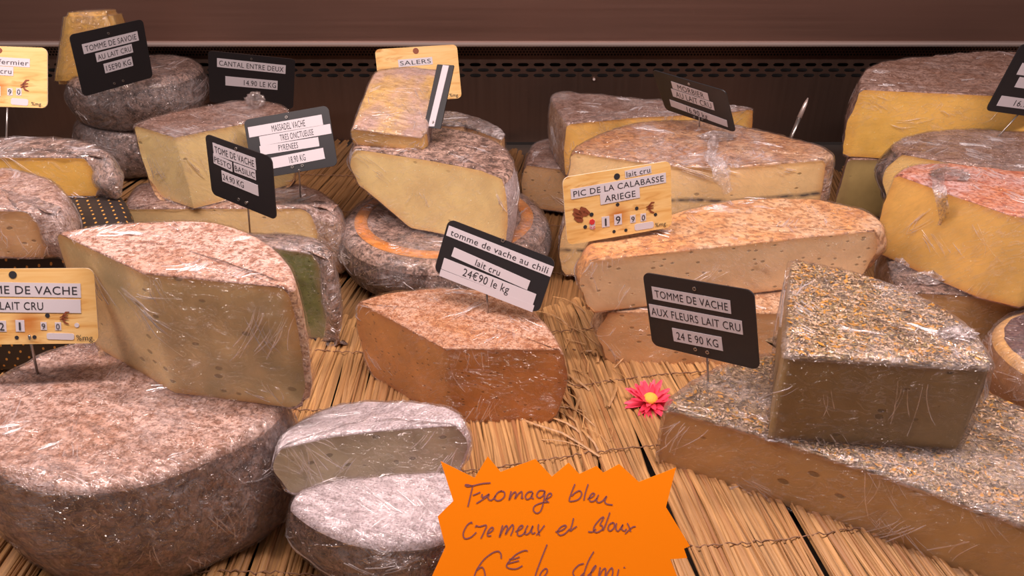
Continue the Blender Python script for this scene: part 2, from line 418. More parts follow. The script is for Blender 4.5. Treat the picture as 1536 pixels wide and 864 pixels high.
        for q in range(nbun):
            side = rr.random() < .55
            i0 = rr.uniform(0, N); k0 = rr.uniform(nt + 3, nt + 5 + ns) if side else rr.uniform(nt * .35, nt + 3)
            an = rr.uniform(-1.3, 1.3) if side else rr.uniform(0, 6.28); spread = rr.uniform(-.05, .12); m_ = rr.randint(2, 9); Lc = rr.uniform(.010, .045)
            for j in range(m_):
                ii = i0 + j * rr.uniform(.3, 1.1) * (.004 / cs_); kk = k0 + rr.uniform(-1, 1); aa = an + spread * j; S = 7; pts = []
                LL = Lc * rr.uniform(.4, 1.1); cu_ = rr.uniform(-.5, .5)
                if side:
                    for t in range(S):
                        f_ = t / (S - 1); x = kk + math.cos(aa) * LL * f_ / (ds * 1.2); y = ii + (math.sin(aa + cu_ * f_)) * LL * f_ / cs_
                        if x > nt + 5 + ns or x < nt * .3: break
                        pts.append(pos(x, y))
                else:
                    p_ = pos(kk, ii); dx, dy = math.cos(aa), math.sin(aa)
                    for t in range(S):
                        f_ = LL * t / (S - 1); q_ = Vector((p_.x + dx * f_, p_.y + dy * f_ + cu_ * f_ * f_ * 6, 0))
                        # stay on the flat of the top
                        rel = np.array([q_.x, q_.y]) - C; an2 = math.atan2(rel[1], rel[0]); dd_ = np.hypot(*rel)
                        j_ = int(np.argmin(np.abs((angs - an2 + math.pi) % (2 * math.pi) - math.pi))); rm = np.hypot(*(inner[j_] - C))
                        if dd_ > rm * .97: break
                        k_ = max(0, min(nt - 1, dd_ / rm * nt - 1)); z_ = FV[int(k_) * N + j_].z; q_.z = z_ + .0002; pts.append(q_)
                if len(pts) < 3: continue
                wd = rr.uniform(.00014, .00055); o_ = len(cv); nn_ = Vector((0, 0, 1))
                for t, p_ in enumerate(pts):
                    tg_ = (pts[min(t + 1, len(pts) - 1)] - pts[max(t - 1, 0)]).normalized()
                    if side: nn_ = Vector((p_.x - C[0], p_.y - C[1], 0)).normalized()
                    s_ = tg_.cross(nn_).normalized() * wd * (1 if 0 < t < len(pts) - 1 else .2)
                    cv += [p_ + s_ - nn_ * .0001, p_ + nn_ * (.0003 + wd), p_ - s_ - nn_ * .0001]
                for t in range(len(pts) - 1):
                    for u_ in (0, 1): cf.append((o_ + t * 3 + u_, o_ + t * 3 + u_ + 1, o_ + t * 3 + u_ + 4, o_ + t * 3 + u_ + 3))
        nb_ = len(FV)
        mobj('cling_film', FV + cv, Fr + Fs + Fp + [tuple(i + nb_ for i in f) for f in cf], None, e, True, [M[film], M['film_light'], M['film_crease']], [0] * (len(Fr) + len(Fs)) + [1] * len(Fp) + [2] * len(cf))
    e['_top'] = 0; del e['_top']
    return e, XY, h
def tuft(parent, px, py, z, r, mat='film_heavy', squash=(1, 1, .8), seed=1):
    """crumpled gathered end of film"""
    rr = random.Random(seed); bm = bmesh.new(); bmesh.ops.create_icosphere(bm, subdivisions=4, radius=1)
    p = atz(px, py, z); inv = parent_matrix(parent).inverted()
    of = Vector((rr.uniform(0, 9), rr.uniform(0, 9), 0))
    for v in bm.verts:
        c = v.co.copy(); d = .62 + .5 * abs(mn.noise(c * 2.2 + of)) + .35 * abs(mn.noise(c * 5 + of))
        v.co = inv @ (p + Vector((c.x * squash[0], c.y * squash[1], c.z * squash[2])) * r * d)
    V = [v.co.copy() for v in bm.verts]; Fc = [tuple(v.index for v in f.verts) for f in bm.faces]; bm.free()
    return mobj('film_tuft', V, Fc, M[mat], parent, False)
def parent_matrix(p): return Matrix.LocRotScale(p.location, p.rotation_euler, None)
def fold(parent, pxs, z_of, wd, mat='film_heavy', name='film_fold', seed=3):
    """bunched band of film: pxs = pixel path, z_of = world points function"""
    rr = random.Random(seed); pts = [Vector(p) for p in pxs]; c = catmull([np.array(p) for p in pts], False, 10)
    inv = parent_matrix(parent).inverted(); V = []; Fc = []; n = 9
    for i, p in enumerate(c):
        p = Vector(p); t = (Vector(c[min(i + 1, len(c) - 1)]) - Vector(c[max(i - 1, 0)])).normalized()
        nrm = (CAM - p).normalized() if False else z_of; s = t.cross(nrm).normalized()
        ww = wd * (.7 + .5 * mn.noise(p * 60))
        for k in range(n):
            u = k / (n - 1) - .5
            V.append(inv @ (p + s * ww * u * 2 + nrm * (.0022 + .0022 * math.sin(k * 2.4 + i * .15) + .002 * mn.noise(p * 90 + Vector((k, 0, 0))))))
    for i in range(len(c) - 1):
        for k in range(n - 1): Fc.append((i * n + k, i * n + k + 1, (i + 1) * n + k + 1, (i + 1) * n + k))
    return mobj(name, V, Fc, M[mat], parent, True)
def r(*p): return [(a, b, 'r') for a, b in p]
def c(*p): return [(a, b, 'c') for a, b in p]
# ================= SETTING =================
WY = 1.30
def box(x0, x1, y0, y1, z0, z1):
    V = [(x, y, z) for z in (z0, z1) for y in (y0, y1) for x in (x0, x1)]
    return V, [(0, 2, 3, 1), (4, 5, 7, 6), (0, 1, 5, 4), (2, 6, 7, 3), (0, 4, 6, 2), (1, 3, 7, 5)]
tagp(mobj('floor', *box(-1.5, 1.5, .05, WY + .03, -.04, -.018), M['tray']), kind='structure')
zl = aty(768, 67, WY - .03).z
# hood panel above the lip, and its rounded front lip
V, Fc = box(-1.5, 1.5, WY - .028, WY + .02, zl + .004, .62)
tagp(mobj('wall_upper', V, Fc, M['hood']), kind='structure')
prof = [(WY - .028, zl + .005), (WY - .034, zl + .004), (WY - .037, zl + .0015), (WY - .036, zl - .0015), (WY - .030, zl - .002), (WY - .0, zl - .002), (WY - .0, zl + .005)]
V = [(x, a, b) for x in (-1.5, 1.5) for a, b in prof]; k = len(prof)
tagp(mobj('trim_1', V, [(i, (i + 1) % k, k + (i + 1) % k, k + i) for i in range(k)], M['lip']), kind='structure')
def perforated():
    V = []; Fc = []
    def rect(x0, x1, z0, z1):
        o = len(V); V.extend([(x0, WY, z0), (x1, WY, z0), (x1, WY, z1), (x0, WY, z1)]); Fc.append((o, o + 1, o + 2, o + 3))
    def cell(x0, x1, z0, z1, hx, hz, p, n):
        cx, cz = (x0 + x1) / 2, (z0 + z1) / 2; a, b = (x1 - x0) / 2, (z1 - z0) / 2
        A = sorted({round(2 * math.pi * k / n, 5) for k in range(n)} | {round(math.atan2(s * b, t * a) % (2 * math.pi), 5) for s in (1, -1) for t in (1, -1)})
        o = len(V); m = len(A)
        for an in A:
            cs, sn = math.cos(an), math.sin(an)
            q = min(a / abs(cs) if abs(cs) > 1e-6 else 9, b / abs(sn) if abs(sn) > 1e-6 else 9)
            V.append((cx + cs * q, WY, cz + sn * q))
        for an in A:
            cs, sn = math.cos(an), math.sin(an)
            q = (abs(cs / hx) ** p + abs(sn / hz) ** p) ** (-1 / p)
            V.append((cx + cs * q, WY, cz + sn * q)); 
        for k in range(m):
            k2 = (k + 1) % m; Fc.append((o + k, o + k2, o + m + k2, o + m + k))
    Z = lambda py: aty(768, py, WY).z
    zt = zl + .01; rows = 4; d0, d1 = Z(67.5), Z(84); rh = (d0 - d1) / rows; pit = .0052
    rect(-1.5, 1.5, d0, zt)
    for k in range(rows):
        off = pit / 2 * (k % 2); x = -1.2 + off; rect(-1.5, x, d0 - (k + 1) * rh, d0 - k * rh)
        while x < 1.2: cell(x, x + pit, d0 - (k + 1) * rh, d0 - k * rh, .0017, .0017, 2, 6); x += pit
        rect(x, 1.5, d0 - (k + 1) * rh, d0 - k * rh)
    s0, s1 = Z(93), Z(117); rh = (s0 - s1) / 3; pit = .0262
    rect(-1.5, 1.5, s0, d1)
    for k in range(3):
        x = -1.2 + pit / 2 * (k % 2); rect(-1.5, x, s0 - (k + 1) * rh, s0 - k * rh)
        while x < 1.2: cell(x, x + pit, s0 - (k + 1) * rh, s0 - k * rh, .0095, .0028, 3, 14); x += pit
        rect(x, 1.5, s0 - (k + 1) * rh, s0 - k * rh)
    rect(-1.5, 1.5, -.01, s1)
    return V, Fc
tagp(mobj('wall_back', *perforated(), M['steel']), kind='structure')
tagp(mobj('hole_dark_backing', *box(-1.5, 1.5, WY + .014, WY + .018, 0, zl + .003), M['void']), kind='structure')  # black sheet standing in for the darkness behind the wall holes
tagp(mobj('trim_3', *tube_geo([aty(891, 119, WY - .001) + Vector((0, 0, 0)), aty(891, 119, WY - .004)], .0022, 8), M['lip']), kind='structure')
# ================= STRAW MATS =================
def straw_mesh(seed, L=1.0):
    rr = random.Random(seed); V = []; Fc = []; n = 5; S = 6
    ph = rr.uniform(0, 6)
    for i in range(S + 1):
        y = L * i / S; dx = .0016 * math.sin(y * 9 + ph); dz = .0008 * math.sin(y * 14 + ph * 2); wv = 1 + .16 * math.sin(y * 7 + ph * 3)
        for a, b in ((-1, 0), (-.62, .75), (0, 1), (.62, .75), (1, 0)):
            V.append((a * .0020 * wv + dx, y, b * .0014 + dz))
    for i in range(S):
        for k in range(n - 1): Fc.append((i * n + k, i * n + k + 1, (i + 1) * n + k + 1, (i + 1) * n + k))
    Fc.append((0, 1, 2, 3, 4)); Fc.append(tuple(S * n + k for k in (4, 3, 2, 1, 0)))
    me = bpy.data.meshes.new('straw'); me.from_pydata(V, [], Fc); me.materials.append(M['straw']); me.update(); return me
SM = [straw_mesh(s) for s in range(14)]
def make_mat(label, loc, rz, x0, x1, y0, y1, step, z, twines, lower=True, stuff=False, fan=0):
    e = empty('straw_mat', label, 'mat', loc, (0, 0, rz)); rr = random.Random(int(abs(loc[0]) * 1000 + x1 * 77))
    bulk = []
    def one(x, zz, wsc, top):
        ya = y0 + rr.uniform(-.015, .02); yb = y1 + rr.uniform(-.03, .008); sl = rr.gauss(0, .026) + fan * (x - x0) / (x1 - x0)
        if top:
            o = bpy.data.objects.new('straw', rr.choice(SM)); COL.objects.link(o); o.parent = e
            o.location = (x, ya, zz); o.rotation_euler = (0, rr.gauss(0, .12), -sl); o.scale = (wsc, yb - ya, rr.uniform(.8, 1.3))
        else:
            V = []; n = 3
            S = 4
            for i in range(S + 1):
                y = ya + (yb - ya) * i / S; xx = x + sl * (y - ya) + .0012 * math.sin(y * 17 + x * 99)
                V += [(xx - .0024 * wsc, y, zz), (xx, y, zz + .0018), (xx + .0024 * wsc, y, zz)]
            bulk.append((V, [(i * 3 + k, i * 3 + k + 1, i * 3 + k + 4, i * 3 + k + 3) for i in range(S) for k in (0, 1)]))
    x = x0; cnt = 0
    while x < x1:
        ws = rr.choice((.45, .6, .75, .9, 1.0, 1.3)) * rr.uniform(.9, 1.1)
        one(x, z + rr.uniform(-.0012, .0014), ws, (not stuff) and cnt < 285); cnt += 1
        x += .0038 * ws * step
    if lower:
        x = x0
        while x < x1: one(x, z - .0026 + rr.uniform(-.001, .001), rr.uniform(1.1, 1.6), False); x += .0030
    if bulk:
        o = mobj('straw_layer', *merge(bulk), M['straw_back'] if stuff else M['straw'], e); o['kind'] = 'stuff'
    for ty in twines:
        pts = []; X = x0 - .005
        while X < x1 + .005:
            pts.append((X, ty + .0035 * math.sin(X * 23 + ty * 50) + rr.gauss(0, .0006), z + .0022 + .0009 * math.sin(X * 640))); X += .0035
        mobj('twine', *tube_geo(pts, .00055, 5), M['twine'], e, True)
    return e, cnt
make_mat('front straw mat of straight stalks under the small bleu halves and chili tomme', (0, 0, 0), 0, -.56, .075, .16, .715, 1.02, 0, (.27, .375, .47, .56, .65))
make_mat('slanting straw mat around the pink flower and the long flowered slab', (.075, 0, .0036), R_(8.5), -.045, .72, .14, .74, 1.02, 0, (.28, .385, .49, .585, .68))
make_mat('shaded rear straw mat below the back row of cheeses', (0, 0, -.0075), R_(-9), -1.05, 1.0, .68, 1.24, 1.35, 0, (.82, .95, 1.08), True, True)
# frayed loose fibres near the seam between the mats
e = empty('loose_straw', 'frayed loose straw fibres along the seam beside the chili tomme', 'straw', (0, 0, 0)); g = []
rr = random.Random(5)
for k in range(34):
    px = rr.gauss(885, 22); py = rr.uniform(440, 690); p = atz(px, py, .0035); an = rr.gauss(R_(100), .45); L = rr.uniform(.02, .075)
    pts = [p + Vector((math.cos(an + .5 * s * rr.uniform(.4, 1.2)) * L * s, math.sin(an) * L * s, .0015 + .004 * math.sin(s * 3.1))) for s in (0, .25, .5, .75, 1)]
    g.append(tube_geo(pts, rr.choice((.0004, .0006, .0013)), 4, .6))
o = mobj('fibres', *merge(g), M['straw'], e); o['kind'] = 'stuff'
# ================= CHEESES =================
# big wheel bottom left
A, _, _ = cheese('round_cheese', 'large pink-brown speckled cheese wheel wrapped in film, lowest of the front stack', 'cheese',
    r((-70, 640), (-40, 682), (0, 710), (50, 729), (100, 735), (160, 732), (220, 719), (290, 694), (350, 668), (400, 638), (426, 606), (424, 572), (395, 543), (330, 514), (250, 498), (175, 501), (115, 512), (60, 530), (0, 562), (-60, 598)),
    .10, .10, 'r_pink', 'p_cream', 'r_brownside', R=.007, Rb=.016, bulge=.004, film='film', amp=.0014, dome=.0)
# wedge on it
B, _, _ = cheese('cheese_wedge', 'tall pale wedge with holes and pink-brown crust, standing on the big front wheel', 'cheese',
    c((83, 346), (214, 408)) + r((432, 430), (444, 424), (432, 390), (400, 360), (350, 337), (300, 329), (230, 330), (150, 336)),
    .200, .101, 'r_pink', 'p_oldleft', 'r_tan', R=.006, Rb=.020, bulge=.002, film='film_light', amp=.0008)
# dotted block
Dt, _, _ = cheese('dotted_block', 'large low cheese in black paper flecked with gold dashes, under two small left cheeses', 'cheese',
    r((-320, 380), (-320, 300), (-150, 281), (0, 278), (120, 279), (178, 287), (196, 320), (182, 352), (120, 366), (0, 373), (-150, 376)),
    .135, .134, 'r_greyd', 'p_dark', None, R=.010, bulge=.003, film=None, amp=.0008, topname='wrapper')
m = NT('black_gold_dashed_paper')
v = m.n('ShaderNodeTexCoord').outputs['Object']
sx = m.n('ShaderNodeSeparateXYZ', Vector=v); u = m.math('ADD', sx.outputs[0], m.math('MULTIPLY', sx.outputs[1], .0)); vv = m.math('ADD', sx.outputs[2], m.math('MULTIPLY', sx.outputs[1], -1.0))
ra = m.math('MULTIPLY', vv, 1 / .0085); row = m.math('FLOOR', ra)
fx = m.math('FRACT', m.math('ADD', m.math('MULTIPLY', u, 1 / .0105), m.math('MULTIPLY', m.math('MODULO', row, 2.0), .5))); fy = m.math('FRACT', ra)
dd = m.math('ADD', m.math('POWER', m.math('MULTIPLY', m.math('ADD', m.math('SUBTRACT', fx, .5), m.math('MULTIPLY', m.math('SUBTRACT', fy, .5), -.15)), 9.0), 2.0), m.math('POWER', m.math('MULTIPLY', m.math('SUBTRACT', fy, .5), 5.0), 2.0))
dd = m.ramp(dd, [(.7, 1.0), (1.0, 0.0)])
m.P(Base__Color=m.mix(dd, (.022, .014, .012), (.62, .30, .06)), Roughness=.6)
for ch in Dt.children: ch.data.materials[0] = m.m
# two on the block
cheese('cheese_half', 'small grey-rinded half cheese at the edge, cream cut face, in front on the gold-flecked block', 'cheese',
    c((-95, 312)) + r((50, 315), (86, 322), (101, 300), (92, 274), (60, 256), (10, 248), (-50, 250), (-110, 270)),
    .181, .046, 'r_pink', 'p_tan', None, R=.013, Rb=.010, bulge=.003, film='film')
cheese('cheese_half', 'small half cheese with bright yellow cut face, behind on the gold-flecked block', 'cheese',
    c((-110, 233)) + r((133, 235), (160, 240), (167, 226), (140, 211), (90, 203), (20, 203), (-60, 207)),
    .178, .043, 'r_grey', 'p_yellow', None, R=.011, Rb=.008, bulge=.004, film='film_b')
# back-left stack
def circ(px, py, z, rx, ry=None, n=18):
    """pixel outline of a disc centred below pixel (px,py) on plane z"""
    ry = ry or rx; c0 = atz(px, py, z); out = []
    for k in range(n):
        a = 2 * math.pi * k / n; p = c0 + Vector((rx * math.cos(a), ry * math.sin(a), 0)); q = p - CAM
        dz = q.dot(FW); out.append((768 + F * q.x / dz, 432 - F * q.dot(UP) / dz, 'r'))
    return out
def wcirc(x, y, z, rx, ry=None, n=18):
    q = Vector((x, y, z)) - CAM; dz = q.dot(FW); return circ(768 + F * q.x / dz, 432 - F * q.dot(UP) / dz, z, rx, ry, n)
cheese('round_cheese', 'dark grey mouldy wheel at the bottom of the rear left stack', 'cheese', wcirc(-.585, 1.185, .075, .086), .075, .075, 'r_greyd', 'p_dark', None, R=.016, bulge=.005, film='film')
cheese('round_cheese', 'grey mouldy tomme wheel carrying the yellow wedge in the rear left stack', 'cheese', wcirc(-.565, 1.185, .148, .097, .09), .148, .073, 'r_grey', 'p_dark', 'r_greyd', R=.017, bulge=.005, film='film')
# yellow wedge standing on it
def upright(name, label, quad, y, depth, mface, mrind, film, z0, flaret=0):
    """block standing upright: quad = 4 front-face pixels (bl, br, tr, tl) at depth y"""
    fr = [aty(a, b, y) for a, b in quad]
    e = empty(name, label, 'cheese', (fr[0] + fr[1]) / 2)
    bm = bmesh.new(); lo = e.location
    f0 = [bm.verts.new(p - lo) for p in fr]; bk = [bm.verts.new(p - lo + Vector(((lo.x - p.x) * .12, depth, -.006 if i > 1 else 0))) for i, p in enumerate(fr)]
    bm.faces.new(f0); bm.faces.new(bk[::-1])
    for i in range(4): bm.faces.new((f0[i], bk[i], bk[(i + 1) % 4], f0[(i + 1) % 4]))
    bmesh.ops.bevel(bm, geom=bm.edges[:], offset=.006, segments=3, affect='EDGES')
    bmesh.ops.subdivide_edges(bm, edges=[x for x in bm.edges if x.calc_length() > .01], cuts=6, use_grid_fill=True)
    bmesh.ops.recalc_face_normals(bm, faces=bm.faces[:]); bm.normal_update()
    V = []; NV = []
    for v_ in bm.verts: V.append(v_.co + v_.normal * fbm(v_.co * 1.0, 50, 2) * .0012); NV.append(v_.normal.copy())
    fa = [tuple(q.index for q in f.verts) for f in bm.faces]; front = [f.normal.y < -.6 or abs(f.normal.x) > .8 for f in bm.faces]; bm.free()
    A_ = [f for f, k in zip(fa, front) if k]; B_ = [f for f, k in zip(fa, front) if not k]
    for nm, fs, mt in (('cut_face', A_, mface), ('rind', B_, mrind)):
        us = sorted({i for f in fs for i in f}); mp = {u_: k for k, u_ in enumerate(us)}
        o = mobj(nm, [V[i] for i in us], [tuple(mp[i] for i in f) for f in fs], M[mt], e, True)
        a = o.data.attributes.new('rd', 'FLOAT', 'POINT'); a.data.foreach_set('value', [.006 + .03 * abs(fbm(V[i], 12, 1)) for i in us])
    mobj('cling_film', [v_ + n_ * .0018 for v_, n_ in zip(V, NV)], fa, M[film], e, True)
    return e
upright('cheese_wedge', 'yellow cheese wedge standing upright on top of the rear left stack', [(78, 128), (206, 124), (163, 17), (93, 20)], 1.13, .05, 'p_yellow', 'p_gold', 'film', .15)
# G and H
H_, _, _ = cheese('cheese_half', 'wide flat half cheese with pink rind and cream face, below the tall cream wedge', 'cheese',
    c((178, 312)) + r((470, 311), (500, 318), (512, 305), (498, 286), (465, 272), (430, 268), (300, 265), (200, 272)),
    .082, .082, 'r_pink', 'p_creamb', 'r_tan', R=.022, Rb=.010, bulge=.003, film='film')
G_, _, _ = cheese('cheese_wedge', 'tall cream wedge with brown top crust, corner towards the viewer, behind two price tags', 'cheese',
    c((200, 186), (263, 204)) + r((437, 170), (425, 158), (385, 150), (340, 153), (290, 162), (235, 173)),
    .171, .089, 'r_brown', 'p_pale', 'r_tan', R=.005, Rb=.016, bulge=.002, film='film', tilt=0, flare=-.006)
tuft(G_, 382, 150, .180, .013)
# green pesto cheese
cheese('cheese_half', 'dark green basil cheese with grey-pink rind leaning behind the big pale wedge', 'cheese',
    c((350, 362)) + r((476, 380), (493, 390), (497, 374), (485, 357), (440, 346), (390, 345), (350, 347)),
    .104, .104, 'r_grey', 'p_green', None, R=.012, Rb=.010, bulge=.005, film='film_b', tilt=0, flare=-.004)
# J dark wheel with orange band
J_, _, _ = cheese('round_cheese', 'black-rinded thin wheel with an orange ring on top, under the pale yellow half', 'cheese', wcirc(-.08, .85, .056, .123), .056, .056, 'r_grey', 'p_dark', 'r_greyd', R=.016, Rb=.016, bulge=.004, film='film', amp=.0008)
V = []; Fc = []; n = 96
for k in range(n):
    a = 2 * math.pi * k / n; cs, sn = math.cos(a), math.sin(a)
    for rr_, zz in ((.0905, .0561), (.091, .0583), (.1015, .0583), (.1055, .0565)): V.append((cs * rr_, sn * rr_, zz))
for k in range(n):
    k2 = (k + 1) % n
    for q in range(3): Fc.append((k * 4 + q, k * 4 + q + 1, k2 * 4 + q + 1, k2 * 4 + q))
mm = NT('orange_band'); nn = mm.noise(mm.co(), 60, 3); mm.P(Base__Color=mm.mix(nn, (.82, .26, .03), (.70, .34, .08)), Roughness=.5)
ob = mobj('orange_band', V, Fc, mm.m, J_, True); ob.location = (0, 0, 0)
for ch in J_.children:
    if ch.name.startswith('cling_film'): ch.location.z = .0016
# K
K_, _, _ = cheese('cheese_half', 'large pale yellow half cheese in creased film, resting on the orange-ringed wheel', 'cheese',
    c((527, 222), (560, 226), (650, 240), (722, 254)) + r((757, 268), (770, 252), (768, 228), (742, 207), (700, 193), (640, 187), (570, 190), (530, 205)),
    .148, .088, 'r_grey', 'p_pale', 'r_white', R=.010, Rb=.010, bulge=.004, film='film_light', lift=lambda x, y: max(0, (-x - .035)) * .75 if x < -.035 else 0)
# M behind
cheese('cheese_half', 'dark crinkly wrapped piece with a tan end, behind the pale yellow half', 'cheese',
    c((600, 187), (700, 188), (752, 208)) + r((757, 198), (744, 185), (700, 170), (640, 162), (598, 166)),
    .140, .08, 'r_greyd', 'p_tan', None, R=.008, film='film_heavy', bulge=.002)
# L block
L_, _, _ = cheese('cheese_block', 'yellow block with pink-white bloom, tilted on top of the pale yellow half', 'cheese',
    c((526, 192), (632, 206)) + r((640, 196), (652, 150), (660, 112), (652, 103), (610, 100), (568, 104), (556, 115), (540, 155)),
    .168, .024, 'p_yellowb', 'p_yellowb', 'r_pink', R=.005, Rb=.004, bulge=.0, film='film', tilt=20, pivot=(575, 198))
mm = NT('rind_yellow_bloom'); vv_ = mm.co(); nb = mm.noise(vv_, 16, 4, .6, .3); nf = mm.noise(vv_, 330, 3, .7)
cc = mm.mix(mm.ramp(nb, [(.42, 0.0), (.58, 1.0)]), (.76, .50, .17), (.62, .42, .36)); cc = mm.mix(mm.ramp(nf, [(.35, .6), (.52, 0.0)]), cc, (.50, .30, .13))
mm.P(Base__Color=cc, Roughness=.6); mm.bump(nf, .6, .001)
for ch in L_.children:
    if ch.name.startswith('rind'): ch.data.materials[0] = mm.m
# N chili tomme
cheese('cheese_wedge', 'rust-brown chili tomme wedge with pink speckled top, in the middle of the straw', 'cheese',
    c((535, 450), (667, 522)) + r((846, 523), (834, 500), (808, 468), (762, 442), (715, 431), (660, 428), (600, 433), (560, 440)),
    .081, .081, 'r_orange', 'p_chili', 'r_tan', R=.008, Rb=.026, bulge=.004, film='film_light', dome=.001)
# P, O
cheese('cheese_half', 'small white-moulded bleu half with dark side, lower of the two at the front', 'cheese',
    r((433, 750), (446, 768), (480, 791), (540, 812), (600, 818), (660, 808), (702, 784), (716, 745), (702, 704), (664, 688), (560, 690), (462, 716)),
    .055, .055, 'r_white', 'p_blue', 'r_greyd', R=.009, Rb=.012, bulge=.004, film='film', amp=.0012)
cheese('cheese_half', 'white-moulded bleu half with olive veined cut face, upper of the two at the front', 'cheese',
    c((412, 672), (500, 652), (600, 641)) + r((692, 636), (698, 628), (682, 611), (640, 601), (590, 598), (530, 600), (470, 615), (425, 645)),
    .091, .040, 'r_white', 'p_blue', None, R=.007, Rb=.014, bulge=.003, film='film_b', tilt=-10, roll=-3, pivot=(560, 645))
# right-centre
cheese('cheese_half', 'thin tan half cheese lying on the straw under the long porous slab', 'cheese',
    c((906, 467), (1300, 470)) + r((1330, 455), (1300, 425), (1000, 412), (908, 440)),
    .062, .062, 'r_tan', 'p_tan', None, R=.012, Rb=.024, bulge=.006, film='film_light', flare=.0)
cheese('cheese_half', 'long half cheese with amber rind and porous cut face, holding the wooden price card', 'cheese',
    c((877, 391), (1100, 367), (1250, 351)) + r((1318, 345), (1331, 338), (1318, 322), (1285, 308), (1240, 298), (1200, 294), (1100, 296), (1000, 318), (905, 340), (874, 368)),
    .120, .057, 'r_amber', 'p_porous', 'r_amber', R=.010, Rb=.024, bulge=.004, film='film_light', amp=.0012)
cheese('cheese_half', 'cream half cheese with ash line, lower of the ash-lined pair behind the wooden card', 'cheese',
    c((846, 330), (1180, 338)) + r((1232, 335), (1250, 318), (1220, 300), (1050, 282), (880, 288), (850, 308)),
    .072, .072, 'r_tan', 'p_morb', None, R=.008, bulge=.004, film='film')
U_, _, _ = cheese('cheese_half', 'cream half cheese with ash line in creased film, upper of the ash-lined pair', 'cheese',
    c((857, 227), (1000, 247), (1110, 249)) + r((1240, 238), (1252, 232), (1235, 220), (1190, 206), (1120, 190), (1040, 180), (960, 182), (905, 198), (868, 215)),
    .147, .074, 'r_amber', 'p_morb', None, R=.006, Rb=.005, bulge=.002, film='film_b')
tuft(U_, 1075, 205, .150, .016, squash=(1.5, .8, .4), seed=4)
fold(U_, [aty(1072, 206, .86) * 1.0, aty(1066, 232, .80), aty(1078, 252, .772), aty(1092, 290, .768)], Vector((0, -.8, .6)), .010)
cheese('cheese_half', 'low cream piece with pinkish top between the ringed wheel and the ash-lined pair', 'cheese',
    c((786, 246), (870, 256)) + r((905, 240), (900, 215), (850, 205), (806, 210), (792, 225)),
    .064, .064, 'r_brown', 'p_tan', None, R=.008, film='film', bulge=.003)
cheese('cheese_wedge', 'brown-crusted wedge with golden face, rearmost beside the steel back wall', 'cheese',
    r((827, 143), (836, 165), (851, 185)) [:2] + c((851, 185), (950, 175), (1090, 168)) + r((1130, 162), (1060, 155), (960, 148), (880, 140), (845, 138)),
    .136, .072, 'r_brown', 'p_gold', 'r_tan', R=.004, film='film', bulge=.003)
# right group
cheese('cheese_block', 'olive-tan slab end in shadow under the big golden half', 'cheese',
    c((1272, 238), (1500, 240)) + r((1560, 230), (1500, 200), (1300, 205), (1278, 222)), .082, .082, 'r_brown', 'p_dark', None, R=.006, film=None, flare=.004)
X1, _, _ = cheese('cheese_half', 'big golden yellow half with brown crinkled rind, rearmost of the right group', 'cheese',
    c((1290, 133), (1400, 138), (1640, 149)) + r((1700, 130), (1640, 85), (1500, 77), (1440, 79), (1385, 85), (1345, 88), (1306, 98), (1290, 115)),
    .172, .090, 'r_brown', 'p_yellow', 'r_brown', R=.006, Rb=.004, bulge=.004, film='film_light', amp=.0022, flare=.003)
Y1, _, _ = cheese('cheese_half', 'yellow half with grey-brown rind wedged between the golden half and the red-rinded wedge', 'cheese',
    c((1348, 229), (1420, 242), (1600, 270)) + r((1700, 250), (1620, 204), (1500, 194), (1425, 193), (1368, 201), (1338, 215)),
    .130, .070, 'r_brown', 'p_yellowb', 'r_greyd', R=.006, Rb=.014, bulge=.010, film='film', amp=.0015)
X2, _, _ = cheese('cheese_wedge', 'golden wedge with red-orange rind and a film knot, front of the right group', 'cheese',
    c((1343, 260), (1425, 290), (1512, 320)) + c((1575, 332), (1720, 300)) + r((1700, 270), (1536, 256), (1450, 246), (1395, 243), (1360, 249)),
    .150, .090, 'r_red', 'p_gold', None, R=.005, Rb=.004, bulge=.003, film='film_light', flare=.002)
fold(X2, [atz(1418, 244, .156), atz(1405, 262, .156), atz(1410, 292, .154), onplane(1418, 330, atz(1425, 290, .15), Vector((.25, -1, 0))), onplane(1418, 372, atz(1425, 290, .15), Vector((.25, -1, 0)))], Vector((-.25, -.8, .5)).normalized(), .009, seed=8)
tuft(X2, 1425, 262, .154, .014, squash=(1.6, 1, .35), seed=9)
Z2, _, _ = cheese('cheese_slab', 'wide orange-tan slab with dark crinkled top, carrying the right group', 'cheese',
    c((1372, 438), (1600, 450)) + r((1690, 430), (1700, 330), (1560, 290), (1400, 290), (1340, 305), (1330, 350), (1333, 395), (1345, 425)),
    .059, .059, 'r_greyd', 'p_slab', 'r_tan', R=.006, Rb=.006, bulge=.003, film='film', amp=.001)
tuft(Z2, 1390, 418, .062, .016, 'film_heavy', (1.5, .7, .5), 11); tuft(Z2, 1425, 410, .062, .016, 'film_heavy', (1.5, .7, .4), 12); tuft(Z2, 1350, 400, .060, .013, 'film_b', (1, .8, .7), 13)
